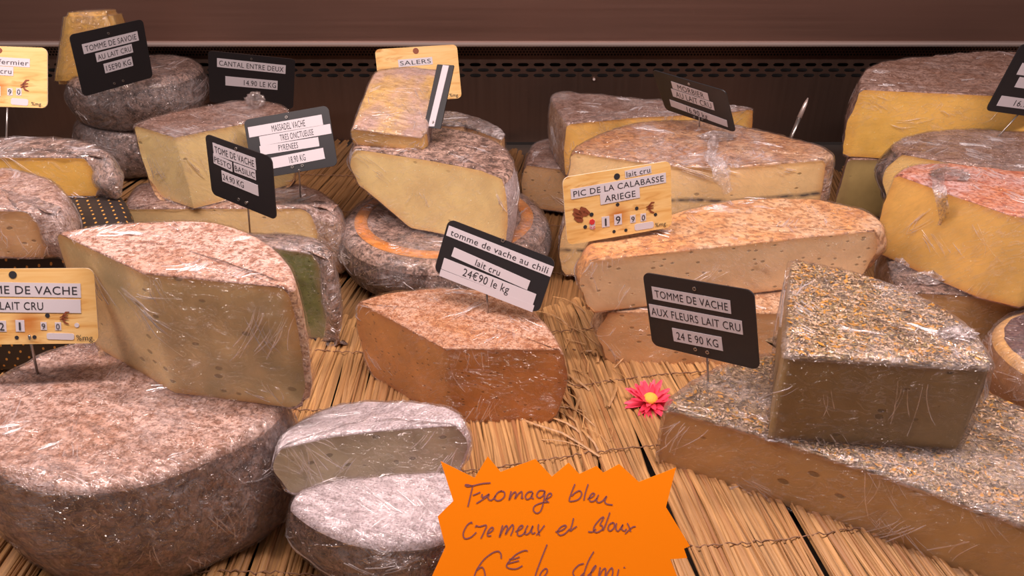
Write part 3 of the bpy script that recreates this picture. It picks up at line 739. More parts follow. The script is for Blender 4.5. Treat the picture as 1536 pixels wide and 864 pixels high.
# small rust-edged round at right edge
AA, _, _ = cheese('cheese_round', 'small round cream cheese with a dark purple crinkled centre at the right edge', 'cheese', wcirc(.538, .580, .052, .100, .080), .052, .052, 'p_creamb', 'p_creamb', 'p_slab', R=.012, bulge=.003, film='film', amp=.0006, topname='rind')
V = [(0, 0, .0545)]; Fc = []; n = 48
for q, (f_, zz) in enumerate(((.25, .0552), (.5, .0552), (.8, .0556), (1.0, .0545), (1.06, .0515))):
    for k in range(n):
        a = 2 * math.pi * k / n; V.append((math.cos(a) * .087 * f_, math.sin(a) * .067 * f_, zz + .0010 * mn.noise(Vector((math.cos(a) * f_ * 6, math.sin(a) * f_ * 6, 0)))))
for k in range(n):
    k2 = (k + 1) % n; Fc.append((0, 1 + k, 1 + k2))
    for q in range(4): Fc.append((1 + q * n + k, 1 + (q + 1) * n + k, 1 + (q + 1) * n + k2, 1 + q * n + k2))
M['purple'] = rind('purple_crust', (.26, .15, .15), (.12, .05, .06), (.06, .03, .035), .55, 20, 120)
mobj('purple_centre', V, Fc, M['purple'], AA, True)
for ch in AA.children:
    if ch.name.startswith('cling_film'): ch.location.z = .0035
# flowered slab + wedge
def flakes(parent, XY, h, count, seed, r1=.006):
    count = int(count * 1.9)
    rr = random.Random(seed); C = XY.mean(0); V = []; Fc = []; mi = []; N = len(XY)
    for k in range(count):
        i = rr.randrange(N); a, b_ = XY[i], XY[(i + 1) % N]; u, v_ = math.sqrt(rr.random()) * .985, rr.random()
        p = C + ((a * (1 - v_) + b_ * v_) - C) * u
        an = rr.uniform(0, 6.28); kind = rr.choices((0, 1, 2, 3), (1.5, 4, 5.5, 3.5))[0]
        L = rr.uniform(.0007, .0024) * (1.6 if kind == 0 else 1); wd = L * rr.uniform(.15, .5); z = h + .0004 + rr.random() * .0012
        dx, dy = math.cos(an), math.sin(an); o = len(V)
        V += [(p[0] - dx * L, p[1] - dy * L, z), (p[0] - dy * wd, p[1] + dx * wd, z + rr.random() * .001), (p[0] + dx * L, p[1] + dy * L, z + rr.random() * .0012), (p[0] + dy * wd, p[1] - dx * wd, z + rr.random() * .0006)]
        Fc.append((o, o + 3, o + 2, o + 1)); mi.append(kind)
    ms = [M['fl_yellow'], M['fl_olive'], M['fl_straw'], M['fl_dark']]
    o = mobj('herb_coating', V, Fc, None, parent, False, ms, mi); o['kind'] = 'stuff'
M['fl_yellow'] = plain('petal_yellow', (.72, .34, .03), .6); M['fl_olive'] = plain('herb_olive', (.40, .29, .12), .7)
M['fl_straw'] = plain('herb_straw', (.80, .57, .38), .7); M['fl_dark'] = plain('herb_dark', (.12, .08, .045), .7)
BB, xy, h_ = cheese('cheese_slab', 'long flower-and-herb-coated slab lying on the straw at the front right', 'cheese',
    c((1000, 612), (1136, 651), (1340, 717)) + c((1545, 790), (1750, 860)) + r((1800, 740), (1536, 615), (1470, 588), (1300, 545), (1180, 530), (1110, 543), (1062, 560), (1015, 592)),
    .060, .060, 'r_herb', 'p_slab', 'r_herb', R=.005, Rb=.003, bulge=.001, film='film', amp=.0016, filmoff=.0030)
flakes(BB, xy, h_, 5200, 3)
CC, xy, h_ = cheese('cheese_wedge', 'herb-and-petal-crusted wedge with a brown face darkened for shade, on the long flowered slab', 'cheese',
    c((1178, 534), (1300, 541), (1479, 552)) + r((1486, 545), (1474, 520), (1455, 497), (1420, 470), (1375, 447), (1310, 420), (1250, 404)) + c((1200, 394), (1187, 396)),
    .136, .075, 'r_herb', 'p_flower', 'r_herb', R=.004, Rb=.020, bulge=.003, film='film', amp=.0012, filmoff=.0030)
flakes(CC, xy, h_, 3800, 4)
tuft(CC, 1435, 500, .140, .013, squash=(1.2, .7, .35), seed=21)
for ch in (*BB.children, *CC.children):
    if ch.name.startswith('cling_film'): ch.location.z = .0003
# ================= FLOWER =================
fl = empty('gerbera_flower', 'pink artificial daisy with a yellow centre lying on the straw', 'flower', atz(975, 604, .006), (R_(12), R_(-4), .2)); fl.scale = (1.12, 1.12, 1.12)
pm = NT('pink_petal'); pg = pm.noise(pm.co((1, 1, 1)), 90, 3); pm.P(Base__Color=pm.mix(pg, (.80, .02, .06), (.88, .07, .14)), Roughness=.5)
def petal(L, wd, curl):
    V = []; Fc = []; S = 6
    for i in range(S + 1):
        t = i / S; w_ = wd * math.sin(math.pi * min(.97, .12 + t * .80)) ** .7; z = curl * t * t + .0015 * math.sin(t * 3)
        V += [(L * t, -w_, z + .0007), (L * t, 0, z), (L * t, w_, z + .0007)]
    V.append((L * 1.08, 0, curl * 1.1))
    for i in range(S):
        for k in (0, 1): Fc.append((i * 3 + k, i * 3 + k + 1, i * 3 + k + 4, i * 3 + k + 3))
    Fc += [(S * 3, S * 3 + 1, S * 3 + 3), (S * 3 + 1, S * 3 + 2, S * 3 + 3)]
    me = bpy.data.meshes.new('petal'); me.from_pydata(V, [], Fc); me.materials.append(pm.m); me.polygons.foreach_set('use_smooth', [True] * len(me.polygons)); return me
PM = [petal(.019, .0026, .0035), petal(.0175, .0023, .006), petal(.013, .0022, .0065)]; rr = random.Random(2)
for ly, (n, mi_) in enumerate(((15, 0), (14, 1), (12, 2))):
    for k in range(n):
        o = bpy.data.objects.new('petal', PM[mi_]); COL.objects.link(o); o.parent = fl
        o.rotation_euler = (rr.uniform(-.3, .3), rr.uniform(-.25, .1), 2 * math.pi * (k + .5 * ly) / n + rr.uniform(-.12, .12)); s = rr.uniform(.82, 1.12); o.scale = (s, rr.uniform(.9, 1.2), 1); o.location.z = ly * .0009
bm = bmesh.new(); bmesh.ops.create_uvsphere(bm, u_segments=20, v_segments=12, radius=.0058)
V = [(v.co.x, v.co.y, v.co.z * .6 + .0052) for v in bm.verts]; Fc = [tuple(v.index for v in f.verts) for f in bm.faces]; bm.free()
ym = NT('yellow_disc'); yn = ym.noise(ym.co(), 900, 2); ym.P(Base__Color=ym.mix(yn, (.58, .34, .03), (.72, .48, .06)), Roughness=.7); ym.bump(yn, .6, .0006)
mobj('flower_centre', V, Fc, ym.m, fl, True)
# ================= PRICE SIGNS =================
def fit_pose(corners, y, ratio, W0, yaw0=0, lean0=12):
    """pose of a W x W/ratio rectangle whose centre lies at world depth y"""
    c2 = np.array(corners, float)
    def proj(q):
        W, cx, cz, rx, ry, rz = q; Hh = W / ratio
        Rm = np.array(Matrix.Rotation(rz, 3, 'Z') @ Matrix.Rotation(rx, 3, 'X') @ Matrix.Rotation(ry, 3, 'Z'))
        out = []
        for a, b in ((-.5, .5), (.5, .5), (.5, -.5), (-.5, -.5)):
            p = Rm @ np.array([a * W, b * Hh, 0]) + np.array([cx, y, cz - CAMZ])
            dz = p @ np.array(FW); out.append((768 + F * p[0] / dz, 432 - F * (p @ np.array(UP)) / dz))
        return np.array(out)
    def res(q): return np.r_[(proj(q) - c2).ravel(), (q[3] - R_(90 - lean0)) * 6, q[5] * 2]
    cc_ = c2.mean(0); p = aty(cc_[0], cc_[1], y); best = None
    for yw in (yaw0, yaw0 - .6, yaw0 + .6):
        q = np.array([W0, p.x, p.z, R_(90 - lean0), 0., yw])
        lam = 1e-3
        for _ in range(60):
            r0 = res(q); Jm = np.empty((len(r0), 6))
            for k in range(6):
                d = np.zeros(6); d[k] = 1e-5; Jm[:, k] = (res(q + d) - r0) / 1e-5
            A2 = Jm.T @ Jm; st = np.linalg.solve(A2 + lam * np.diag(np.diag(A2) + 1e-9), -Jm.T @ r0)
            if np.sum(res(q + st) ** 2) < np.sum(r0 ** 2): q = q + st; lam = max(lam * .4, 1e-9)
            else: lam *= 5
        cst = np.sum(res(q) ** 2)
        if best is None or cst < best[0]: best = (cst, q)
    cst, q = best
    return cst, q, Matrix.Translation((q[1], y, q[2])) @ (Matrix.Rotation(q[5], 4, 'Z') @ Matrix.Rotation(q[3], 4, 'X') @ Matrix.Rotation(q[4], 4, 'Z'))
def rrect(w_, h_, rad, n=5, cut=None):
    P = []
    for cx, cy, a0 in ((w_ / 2 - rad, h_ / 2 - rad, 0), (-w_ / 2 + rad, h_ / 2 - rad, 90), (-w_ / 2 + rad, -h_ / 2 + rad, 180), (w_ / 2 - rad, -h_ / 2 + rad, 270)):
        for k in range(n + 1): a = R_(a0 + 90 * k / n); P.append((cx + rad * math.cos(a), cy + rad * math.sin(a)))
    return P
def slab(P, z0, z1):
    n = len(P); V = [(x, y, z0) for x, y in P] + [(x, y, z1) for x, y in P]
    return V, [tuple(range(n))[::-1], tuple(range(n, 2 * n))] + [(i, (i + 1) % n, n + (i + 1) % n, n + i) for i in range(n)]
def text_geo(s):
    cu = bpy.data.curves.new('t', 'FONT'); cu.body = s; cu.size = 1; cu.resolution_u = 3; cu.space_character = 1.06; cu.offset = .0
    o = bpy.data.objects.new('t', cu); COL.objects.link(o)
    dg = bpy.context.evaluated_depsgraph_get(); me = o.evaluated_get(dg).to_mesh()
    V = [(v.co.x, v.co.y) for v in me.vertices]; Fc = [tuple(p.vertices) for p in me.polygons]
    o.evaluated_get(dg).to_mesh_clear(); bpy.data.objects.remove(o); bpy.data.curves.remove(cu)
    xs = [v[0] for v in V]; ys = [v[1] for v in V]
    return V, Fc, min(xs), max(xs), min(ys), max(ys)
def put_text(parent, s, org, dx, W, hcap, mat, z=.0016, align='C', room=None, name='lettering', lab=None, bold=0):
    """write s with its centre (or left end) at org along direction dx, scaled to width W and cap height hcap"""
    V, Fc, x0, x1, y0, y1 = text_geo(s)
    ycap = .73 * 1.0
    sx_ = W / (x1 - x0); sy_ = hcap / ycap if hcap else sx_
    dy = Vector((-dx.y, dx.x)); base = org - dy * (hcap if hcap else ycap * sx_) / 2
    out = []
    for x, y in V:
        q = base + dx * ((x - (x0 + x1) / 2) * sx_) + dy * (y * sy_); out.append((q.x, q.y, z))
    o = mobj(name, out, Fc, M[mat], parent)
    if lab: o['label'] = lab
    return o
def sign(label, corners, y, strips=(), kind='black', ratio=1.45, W0=.1, pin=None, pinz=0.0, rivets=(), extra=None, lean=12, yaw=0, rad=.006):
    cst, q, Mx = fit_pose(corners, y, ratio, W0, yaw, lean); W = q[0]; Hh = W / ratio
    print('SIGN %-30s cost %.1f W %.3f rx %.0f roll %.0f yaw %.0f' % (label[:30], cst, W, math.degrees(q[3]), math.degrees(q[4]), math.degrees(q[5])))
    e = empty('price_sign', label, 'price sign', Mx.translation, Mx.to_euler()); inv = Mx.inverted(); nrm = Mx.to_3x3() @ Vector((0, 0, 1))
    def L(px, py): p = inv @ onplane(px, py, Mx.translation, nrm); return Vector((p.x, p.y))
    plate = mobj('plate', *slab(rrect(W, Hh, rad), -.0006, .0006), M['black'] if kind == 'black' else None, e, mats=None if kind == 'black' else [M['wood'], M['wood_edge']]) if kind == 'black' else \
        mobj('plate', *slab(rrect(W, Hh, rad), -.0006, .0006), None, e, mats=[M['wood'], M['wood_edge']], midx=[1, 0] + [1] * 24)
    zz = .0007
    for k, st in enumerate(strips):
        tl, tr, bl = L(*st[1]), L(*st[2]), L(*st[3]); dx = (tr - tl).normalized(); dy = Vector((-dx.y, dx.x)); wd = (tr - tl).length; ht = abs((tl - bl).dot(dy))
        P = [tl, tl - dy * ht, tr - dy * ht, tr]; z1 = zz + .0002 + .00006 * k
        V = [(p.x, p.y, zz) for p in P] + [(p.x, p.y, z1) for p in P]
        so = mobj('label_strip', V, [(4, 5, 6, 7), (0, 1, 5, 4), (1, 2, 6, 5), (2, 3, 7, 6), (3, 0, 4, 7)], M['strip'], e)
        if st[0]:
            frac = st[4] if len(st) > 4 else .92; cx = st[5] if len(st) > 5 else .5
            put_text(so, st[0], tl + dx * wd * cx - dy * ht * .5, dx, wd * frac, ht * (st[6] if len(st) > 6 else .60), 'ink', z1 + .00015)
    for px, py in rivets:
        p = L(px, py); V = []; Fc = []; n = 12
        for rr_, z_ in ((.0017, .0007), (.0016, .0014), (.0009, .0014), (.0008, .0009)):
            for a in range(n): V.append((p.x + rr_ * math.cos(a * 6.2832 / n), p.y + rr_ * math.sin(a * 6.2832 / n), z_))
        for b_ in range(3):
            for a in range(n): Fc.append((b_ * n + a, b_ * n + (a + 1) % n, (b_ + 1) * n + (a + 1) % n, (b_ + 1) * n + a))
        mobj('rivet', V, Fc, M['rivet'] if kind == 'black' else M['ink_brown'], e)
    if pin:
        (ax, ay), (bx, by) = pin
        a = onplane(ax, ay, Mx.translation, nrm); b_ = onplane(bx, by, Vector((0, a.y, 0)), Vector((0, 1, 0))) if pinz is None else atz(bx, by, pinz)
        d = (b_ - a).normalized(); a = a - d * .006; b_ = b_ + d * .012; off = -nrm * .0015
        mobj('pin', *tube_geo([inv @ (a + off), inv @ (b_ + off)], .00095, 8), M['pin'], e, True)
    if extra: extra(e, L)
    return e, L, Mx
def ellipse(e, L, px, py, r_px, mat, name, z=.0009, n=14, sy=1.0, jag=0, z0=.0005):
    a, b = L(px, py), L(px + r_px, py); rad_ = (b - a).length; P = []
    for k in range(n):
        t = 2 * math.pi * k / n; q = rad_ * (1 + jag * math.sin(k * 2.7)); P.append((a.x + q * math.cos(t), a.y + q * sy * math.sin(t)))
    return mobj(name, *slab(P, z0, z), M[mat], e)
def brush(e, L, paths, wpx, mat, name, z=.0011):
    g = []
    for path in paths:
        pts = [L(*p) for p in path]; wd = (L(path[0][0] + wpx, path[0][1]) - pts[0]).length / 2; V = []; Fc = []
        for i, p in enumerate(pts):
            t = (pts[min(i + 1, len(pts) - 1)] - pts[max(i - 1, 0)]).normalized(); s = Vector((-t.y, t.x)) * wd * (1 if 0 < i < len(pts) - 1 else .45)
            V += [(p.x + s.x, p.y + s.y, z), (p.x - s.x, p.y - s.y, z)]
        Fc = [(2 * i, 2 * i + 2, 2 * i + 3, 2 * i + 1) for i in range(len(pts) - 1)]
        g.append((V, Fc))
    return mobj(name, *merge(g), M[mat], e)
def euro(e, L, x, y, s, mat='ink_brown'):
    brush(e, L, [[(x + .55 * s, y - .85 * s), (x + .1 * s, y - .8 * s), (x - .3 * s, y - .3 * s), (x - .35 * s, y + .1 * s), (x - .05 * s, y + .6 * s), (x + .5 * s, y + .8 * s)],
                 [(x - .75 * s, y - .1 * s), (x - .2 * s, y - .28 * s), (x + .4 * s, y - .35 * s)], [(x - .75 * s, y + .25 * s), (x - .2 * s, y + .1 * s), (x + .4 * s, y + .05 * s)]], s * .28, mat, 'euro_symbol')
def digits(e, L, items, hpx, sl):
    for s, x, y, boxed, k in items:
        a = L(x, y); dx = (L(x + 10, y + 10 * sl) - a).normalized(); u = (L(x + 10, y + 10 * sl) - a).length / 10; dy = Vector((-dx.y, dx.x)); par = e
        if boxed:
            bw, bh = hpx * .42 * u * k, hpx * .58 * u * k; P = [(a + dx * i * bw + dy * j * bh) for i, j in ((-1, 1), (-1, -1), (1, -1), (1, 1))]
            par = mobj('digit_window', *slab([(p.x, p.y) for p in P][::1], .0005, .0009), M['strip'], e)
        put_text(par, s, a, dx, hpx * .5 * u * k * (.35 if s == '1' else 1), hpx * .85 * u * k, 'ink', .0012)
def mgtext(e, L, x, y, wpx, sl):
    a = L(x, y); b = L(x + wpx, y + wpx * sl); put_text(e, '%mg.', a, (b - a).normalized(), (b - a).length, None, 'ink', .0011)
def whitebox(e, L, tl, tr, bl):
    a, b_, c_ = L(*tl), L(*tr), L(*bl); dx = (b_ - a); dy = (c_ - a); ctr = a + dx / 2 + dy / 2
    P = [(ctr.x + x * dx.length / 1.0 * 1, ctr.y + y) for x, y in ()]
    R0 = rrect(dx.length, abs(dy.length), min(dx.length, dy.length) * .3); an = math.atan2(dx.y, dx.x)
    P = [(ctr.x + x * math.cos(an) - y * math.sin(an), ctr.y + x * math.sin(an) + y * math.cos(an)) for x, y in R0]
    mobj('blank_label', *slab(P, .0005, .0009), M['strip'], e)
sign('black price plate tilted in front of the grey tomme wheel, reading TOMME DE SAVOIE', [(104, 53), (213, 28), (230, 116), (124, 145)], 1.055,
     [('TOMME DE SAVOIE', (122, 66.4), (205.2, 46.4), (124.5, 81.3)), ('AU LAIT CRU', (142, 80), (196.6, 65.6), (144.5, 93.2)), ('15E90 KG', (154.4, 95.8), (196.6, 84.6), (157, 109.9), .88)],
     rivets=((162, 50), (171, 125), (184, 121)), ratio=1.3)
def ex1(e, L):
    digits(e, L, [('9', 15.6, 138, 1, .8), ('0', 29, 138, 1, .8), ('5', -4, 137, 1, 1.1)], 12, .03); euro(e, L, 39, 129, 10); whitebox(e, L, (17, 147), (43, 149), (17, 157)); mgtext(e, L, 56, 156, 16, .05)
    ellipse(e, L, 0, 76, 4, 'ink_brown', 'hanging_hole')
sign('wood-print price card at the edge, reading fermier cru, above the small half cheeses', [(-78, 67), (73, 72), (70, 162), (-75, 158)], .80,
     [('e fermier', (-14, 85), (45.6, 88.5), (-14, 98), .94), ('cru', (-30, 98), (21, 100.8), (-30, 111.5), .33, .78)], 'wood', 1.62, pin=((10, 155), (8, 212)), pinz=.178, extra=ex1)
sign('black price plate against the dark back wall, reading CANTAL ENTRE DEUX', [(312, 77), (443, 88), (440, 164), (314, 152)], 1.16,
     [('CANTAL ENTRE DEUX', (325.5, 86.7), (428.7, 97.7), (326.8, 100), .94), ('14.90 LE KG', (338, 113.8), (416.5, 121), (339, 127.6), .62, .66)], rivets=((377, 88),), pin=((380, 155), (380, 170)), pinz=None)
sign('black price plate with four white strips, reading MASSADEL VACHE', [(366, 179), (492, 159), (507, 247), (380, 271)], .824,
     [('MASSADEL VACHE', (372, 191.2), (482.7, 172), (376.2, 206.3), .45, .54, .66), ('TRES ONCTUEUSE', (389, 205), (495.4, 185.9), (390.6, 219.4), .47, .52, .66),
      ('PYRENEES', (389.6, 219.4), (477.6, 205.6), (393.6, 232.9), .33, .48, .66), ('18.90 KG', (396, 239), (485, 221.8), (398, 255.5), .27, .55, .62)], rivets=((430, 176), (439, 250.5), (454, 248.5)), pin=((448, 258), (450, 296)), pinz=.082)
sign('black price plate turned sideways, reading TOME DE VACHE PESTO BASILIC', [(308, 199), (408, 237), (415, 329), (319, 292)], .70,
     [('TOME DE VACHE', (319.8, 213.5), (384, 237), (319.8, 230)), ('PESTO', (320.8, 230), (349, 243), (321.6, 244.3), .9), ('BASILIC', (351.6, 243.5), (384, 255.5), (352, 257.5), .92),
      ('24.90 KG', (333.3, 255.2), (388, 277.6), (333.9, 270.8), .58, .32)], rivets=((355, 223), (359, 299), (370, 304)), pin=((370, 308), (373, 345)), pinz=.100)
def ex6(e, L): mgtext(e, L, 681, 142.5, 14, 0); ellipse(e, L, 623.7, 76.5, 4.5, 'ink_brown', 'hanging_hole')
sign('wood-print price card behind the bloomed yellow block, reading SALERS', [(562, 74), (685, 67), (693, 147), (571, 156)], 1.02,
     [('SALERS', (596.7, 89.8), (648, 85.4), (597.7, 101), .9)], 'wood', 1.55, extra=ex6, pin=((640, 150), (641, 175)), pinz=None)
def ex7(e, L):
    a = [L(665, 98), L(674, 99), L(652, 190), L(643, 190)]
    mobj('white_strip', *slab([(p.x, p.y) for p in a][::-1], .0005, .0012), M['strip'], e)
    b_ = [L(671, 99), L(675, 99), L(657, 160), L(652, 160)]
sign('narrow black tag holder seen edge-on with a white strip, beside the bloomed yellow block', [(656, 97), (682, 98), (661, 193), (636, 191)], .86, [], 'black', .31, .03, pin=((648, 188), (645, 214)), pinz=.148, extra=ex7, rad=.001)
sign('black price plate pinned in the rust-brown wedge, reading tomme de vache au chili', [(671, 333), (838, 386), (805, 473), (653, 402)], .60,
     [('tomme de vache au chili', (674, 338), (831, 400), (670, 353), .93, .5, .62), ('lait cru', (682, 370.6), (796, 421), (679.5, 385), .32, .47, .7), ('24€90 le kg', (667, 386.5), (805, 441), (663, 403), .50, .48, .72), ('', (662, 403.5), (802, 458), (658.5, 413))],
     rivets=((755, 360.5),), pin=((729, 437), (731, 471)), pinz=.081, ratio=2.05)
def ex9(e, L):
    digits(e, L, [('1', 908, 332.3, 1, 1.0), ('9', 926.6, 329, 1, 1.0), ('9', 948.8, 328, 1, .72), ('0', 964.4, 325.6, 1, .72)], 13.5, -.16)
    euro(e, L, 976, 311, 9.5); whitebox(e, L, (951, 336), (979.5, 331.5), (952, 345.8)); mgtext(e, L, 991, 335.7, 18, -.16)
    brush(e, L, [[(860, 313), (866, 318), (872, 322)], [(859, 319), (866, 324), (874, 326)], [(861, 326), (868, 329), (874, 331)], [(870, 311), (876, 315), (884, 320)], [(868, 316), (876, 320), (881, 322)]], 8, 'ink_brown', 'painted_mark')
    whitebox(e, L, (884, 330), (892, 329), (884.5, 344)); ellipse(e, L, 887.7, 332.5, 4, 'ink_red', 'red_mark', .0013, jag=.1); 
    a = L(888.5, 339.5); b = L(893, 338.7); put_text(e, 'kg', a, (b - a).normalized(), (b - a).length * 1.5, None, 'ink_red', .0014)
    for x, y, s in ((925, 264.4, 4.5), (926, 306.5, 2.6), (954.7, 312.2, 2.6), (982.8, 321.5, 2.4), (887, 321.5, 3), (877.5, 340, 2.8), (920.7, 347, 2.4), (938.4, 345, 2.4)): ellipse(e, L, x, y, s, 'ink', 'hole')
sign('wood-print price card on the amber-rinded slab, reading PIC DE LA CALABASSE ARIEGE', [(844, 267), (1005, 240), (1008, 341), (850, 367)], .665,
     [('lait cru', (936.7, 256), (976, 248), (937.8, 267), .9, .5, .75), ('PIC DE LA CALABASSE', (855.3, 283.7), (998, 258.5), (857, 298.8), .95), ('ARIEGE', (899.4, 291), (958.5, 280.3), (901.4, 306.8), .78)], 'wood', 1.62, extra=ex9)
sign('black price plate above the ash-lined pair, reading MORBIER', [(979, 105), (1088, 136), (1105, 199), (998, 163)], .90,
     [('MORBIER', (1006.9, 121), (1062, 139.3), (1008.7, 131.5), .72, .52, .75), ('AU LAIT CRU', (1006.9, 132), (1069.9, 153), (1008.7, 143.2), .85, .52, .75), ('16.90 kg', (1004.8, 148.4), (1090.7, 179.7), (1006.9, 158.3), .36, .48, .8)],
     rivets=((1034, 125), (1042, 175), (1054, 178)), pin=((1048, 172), (1048, 190)), pinz=.147)
sign('black price plate standing in the flowered slab, reading TOMME DE VACHE AUX FLEURS', [(964.5, 408), (1131, 436), (1140, 555), (979, 517)], .52,
     [('TOMME DE VACHE', (978, 429), (1096, 450), (980.8, 448), .93), ('AUX FLEURS LAIT CRU', (974, 455), (1113.6, 480.7), (976, 474), .96), ('24 E 90 KG', (1008.7, 491), (1083, 505), (1011, 510.7), .84)],
     rivets=((1042.5, 432.5), (1044, 523), (1062, 527.6)), pin=((1059, 530), (1061, 577)), pinz=.06, ratio=1.4)
sign('black price plate cut by the frame above the big golden half', [(1533, 66), (1636, 84), (1582, 180), (1477, 165)], .93,
     [('', (1533, 94), (1600, 104), (1528, 112)), ('', (1529, 115), (1600, 126), (1523.5, 130.7)), ('16.90 KG', (1502, 143), (1575, 153), (1494, 158), .62, .62)], pin=((1531, 170), (1500, 204)), pinz=.131)
def ex13(e, L):
    digits(e, L, [('2', 4, 489, 1, 1.0), ('1', 31, 488.5, 1, 1.05), ('9', 66.4, 488.7, 1, .72), ('0', 88, 489, 1, .72)], 15, .01)
    euro(e, L, 99, 477, 11); whitebox(e, L, (71, 499), (112, 500), (71, 508.6)); mgtext(e, L, 129, 506, 27, 0)
    for x, y, s in ((20, 412, 6), (72, 473, 3.5), (26, 506, 3), (52.6, 505.3, 3)): ellipse(e, L, x, y, s, 'ink', 'hole')
    ellipse(e, L, 116, 487.5, 3.6, 'strip', 'hole')
sign('wood-print price card pinned in the big front wheel, reading TOMME DE VACHE LAIT CRU', [(-62, 401), (138, 404), (152, 513), (-56, 519)], .478,
     [('TOMME DE VACHE', (-60, 422), (121.5, 425), (-60, 443.5), .94), ('LAIT CRU', (-40, 447), (121.5, 449), (-40, 467.5), .40, .45)], 'wood', 1.72, extra=ex13, pin=((44, 512), (55, 561)), pinz=.10)
# ================= ORANGE STAR CARD =================
lean = R_(32); nrm = Vector((0, -math.cos(lean), math.sin(lean))); p0 = Vector((0, .317, 0.002))
st = [(661, 692), (712, 717), (731.5, 684.6), (751, 708), (803, 688.5), (828, 715), (853, 694), (869, 711), (895, 699), (905, 709), (929, 696), (958.5, 723), (1014, 701.5), (999, 760.6), (1035, 819), (1026, 823), (1031, 837), (1005.5, 839), (1018, 870), (1040, 905), (1000, 912), (985, 955), (940, 935), (900, 970), (860, 940), (810, 972), (770, 940), (715, 965), (700, 925), (645, 935), (660, 900), (632, 893), (648, 864), (668, 820.5), (656.5, 775), (680, 751.5)]
W_ = [onplane(a, b, p0, nrm) for a, b in st]
star = empty('star_card', 'fluorescent orange star-shaped card with handwritten price in front of the cheeses', 'sign', onplane(840, 970, p0, nrm), (0, 0, 0))
rotS = Matrix((Vector((1, 0, 0)), nrm.cross(Vector((1, 0, 0))), nrm)).transposed(); star.rotation_euler = rotS.to_euler(); invS = (Matrix.Translation(star.location) @ rotS.to_4x4()).inverted()
P = [(invS @ q) for q in W_]; P = [(q.x, q.y) for q in P]
if sum(P[i][0] * P[(i + 1) % len(P)][1] - P[(i + 1) % len(P)][0] * P[i][1] for i in range(len(P))) < 0: P = P[::-1]
mobj('card', *slab(P, -.0005, .0), M['orange'], star)
def LS(px, py): q = invS @ onplane(px, py, p0, nrm); return Vector((q.x, q.y))
def Z1(*pts): return [(640 + x / 4.695, 680 + y / 4.695) for x, y in pts]
def Z2_(*pts): return [(830 + x / 4.695, 680 + y / 4.695) for x, y in pts]
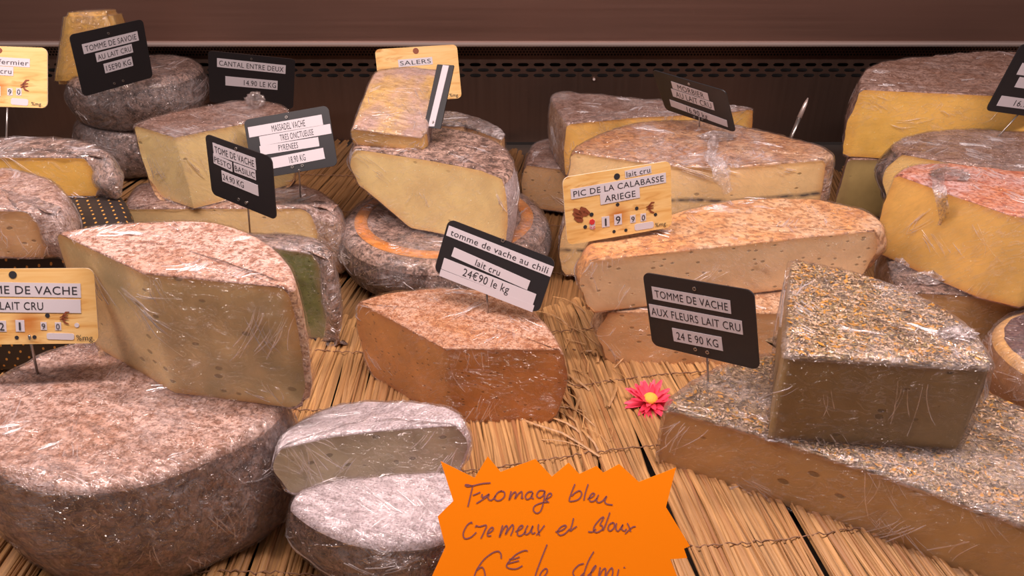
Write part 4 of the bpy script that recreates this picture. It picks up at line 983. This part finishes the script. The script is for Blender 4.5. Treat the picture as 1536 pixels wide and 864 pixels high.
WORDS = {
 'fromage': [Z1((450, 207), (390, 212), (320, 228), (285, 232), (272, 222), (290, 220), (330, 232)), Z1((322, 240), (308, 300), (290, 375)), Z1((325, 295), (350, 285), (378, 272)),
     Z1((392, 285), (388, 302), (400, 308), (440, 285), (415, 310), (350, 352)), Z1((440, 285), (432, 315), (450, 330), (470, 318), (485, 295)),
     Z1((530, 262), (500, 275), (480, 310), (490, 330), (520, 328), (548, 300), (545, 270), (520, 265)), Z1((595, 265), (580, 328), (600, 290), (622, 270), (630, 285), (622, 318), (645, 285), (668, 268), (672, 290), (668, 315), (680, 310)),
     Z1((745, 268), (715, 272), (695, 300), (705, 322), (730, 312), (748, 275), (740, 310), (755, 318)), Z1((828, 262), (795, 262), (775, 290), (790, 312), (820, 295), (832, 262), (825, 330), (805, 400), (775, 420), (752, 400), (760, 370), (800, 350), (850, 340)),
     Z1((830, 325), (870, 305), (880, 285), (865, 280), (848, 300), (845, 330), (862, 345))],
 'bleu': [Z2_((152, 215), (130, 270), (112, 330), (140, 335), (180, 320), (200, 285), (185, 262), (155, 275), (128, 300)), Z2_((245, 215), (225, 280), (215, 330)),
     Z2_((240, 320), (275, 305), (290, 285), (275, 280), (255, 305), (258, 335), (285, 335), (310, 310)), Z2_((318, 290), (305, 325), (315, 345), (345, 335), (375, 300), (362, 335), (375, 355), (418, 362))],
 'cremeux': [Z1((318, 495), (315, 484), (285, 505), (258, 560), (268, 598), (310, 590), (350, 555)), Z1((345, 520), (350, 508), (372, 515), (420, 505), (405, 550), (382, 598)), Z1((425, 565), (460, 545), (470, 525), (455, 522), (432, 550), (430, 580), (455, 578)),
     Z1((535, 505), (512, 590), (535, 540), (560, 508), (568, 525), (555, 570), (580, 530), (605, 500), (610, 530), (592, 578)), Z1((625, 550), (665, 530), (678, 510), (662, 508), (642, 535), (642, 575), (670, 575), (700, 545)),
     Z1((712, 505), (692, 550), (700, 570), (725, 555), (748, 508), (738, 545), (745, 565), (765, 555)), Z1((788, 498), (785, 530), (795, 578)), Z1((830, 505), (800, 545), (772, 575))],
 'et': [Z2_((15, 552), (60, 540), (90, 515), (80, 505), (50, 520), (30, 550), (45, 575), (80, 565), (115, 530)), Z2_((142, 455), (132, 500), (118, 545), (140, 530), (165, 512))],
 'doux': [Z2_((398, 415), (375, 480), (350, 540), (345, 510), (330, 500), (355, 450), (330, 460), (290, 510), (285, 545), (310, 555), (345, 535)), Z2_((245, 550), (275, 552), (300, 530)),
     Z2_((420, 485), (395, 500), (385, 530), (400, 545), (425, 525), (430, 495), (415, 485)), Z2_((445, 490), (440, 530), (458, 545), (490, 500), (480, 530), (500, 545), (515, 530)), Z2_((520, 490), (535, 520), (545, 550)), Z2_((580, 515), (555, 520), (505, 565))],
 'six': [Z1((525, 740), (522, 705), (500, 688), (455, 705), (400, 750), (355, 815), (335, 870), (335, 920), (370, 940), (405, 910), (410, 845), (390, 800), (350, 825))],
 'euro_sign': [Z1((712, 688), (690, 683), (630, 710), (580, 760), (562, 790), (580, 808), (630, 812), (675, 790)), Z1((580, 745), (615, 742), (655, 728)), Z1((570, 775), (610, 765), (650, 755))],
 'le': [Z1((848, 640), (820, 710), (785, 800), (762, 870), (755, 905), (775, 915)), Z1((775, 900), (830, 860), (850, 825), (835, 810), (805, 840), (795, 880), (815, 900), (845, 890))],
 'demi': [Z2_((285, 690), (250, 750), (220, 830), (215, 880), (240, 890)), Z2_((215, 775), (180, 785), (145, 820), (140, 850), (170, 880), (215, 840)), Z2_((240, 860), (280, 825), (300, 790), (285, 800), (265, 840), (270, 880), (300, 870)),
     Z2_((330, 800), (315, 890), (340, 830), (365, 808), (368, 840), (358, 890), (385, 835), (412, 805), (418, 840), (405, 890)), Z2_((460, 815), (445, 890)), Z2_((495, 800), (500, 803), (504, 800))]}
for wname, paths in WORDS.items():
    g = []
    for path in paths:
        cpts = catmull([np.array(LS(*p)) for p in path], False, 5); V = []
        for i, p in enumerate(cpts):
            t = cpts[min(i + 1, len(cpts) - 1)] - cpts[max(i - 1, 0)]; t = t / (np.linalg.norm(t) + 1e-9); s = np.array((-t[1], t[0])) * .00042
            V += [(p[0] + s[0], p[1] + s[1], .00025), (p[0] - s[0], p[1] - s[1], .00025)]
        g.append((V, [(2 * i, 2 * i + 2, 2 * i + 3, 2 * i + 1) for i in range(len(cpts) - 1)]))
    mobj('handwriting', *merge(g), M['marker'], star)
# ================= SMALL THINGS AT THE BACK =================
a, b = aty(1186, 206, 1.0), aty(1212, 147, 1.02)
e = empty('steel_probe', 'thin silver rod leaning upright behind the ash-lined pair', 'rod', a)
mobj('shaft', *tube_geo([Vector((0, 0, -.10)), Vector((0, 0, 0)), (b - a) * .5], .0028, 10), M['pin'], e, True)
mobj('tip', *tube_geo([(b - a) * .5, (b - a) * .85, (b - a)], [.0033, .0026, .0008], 10), M['lip'], e, True)
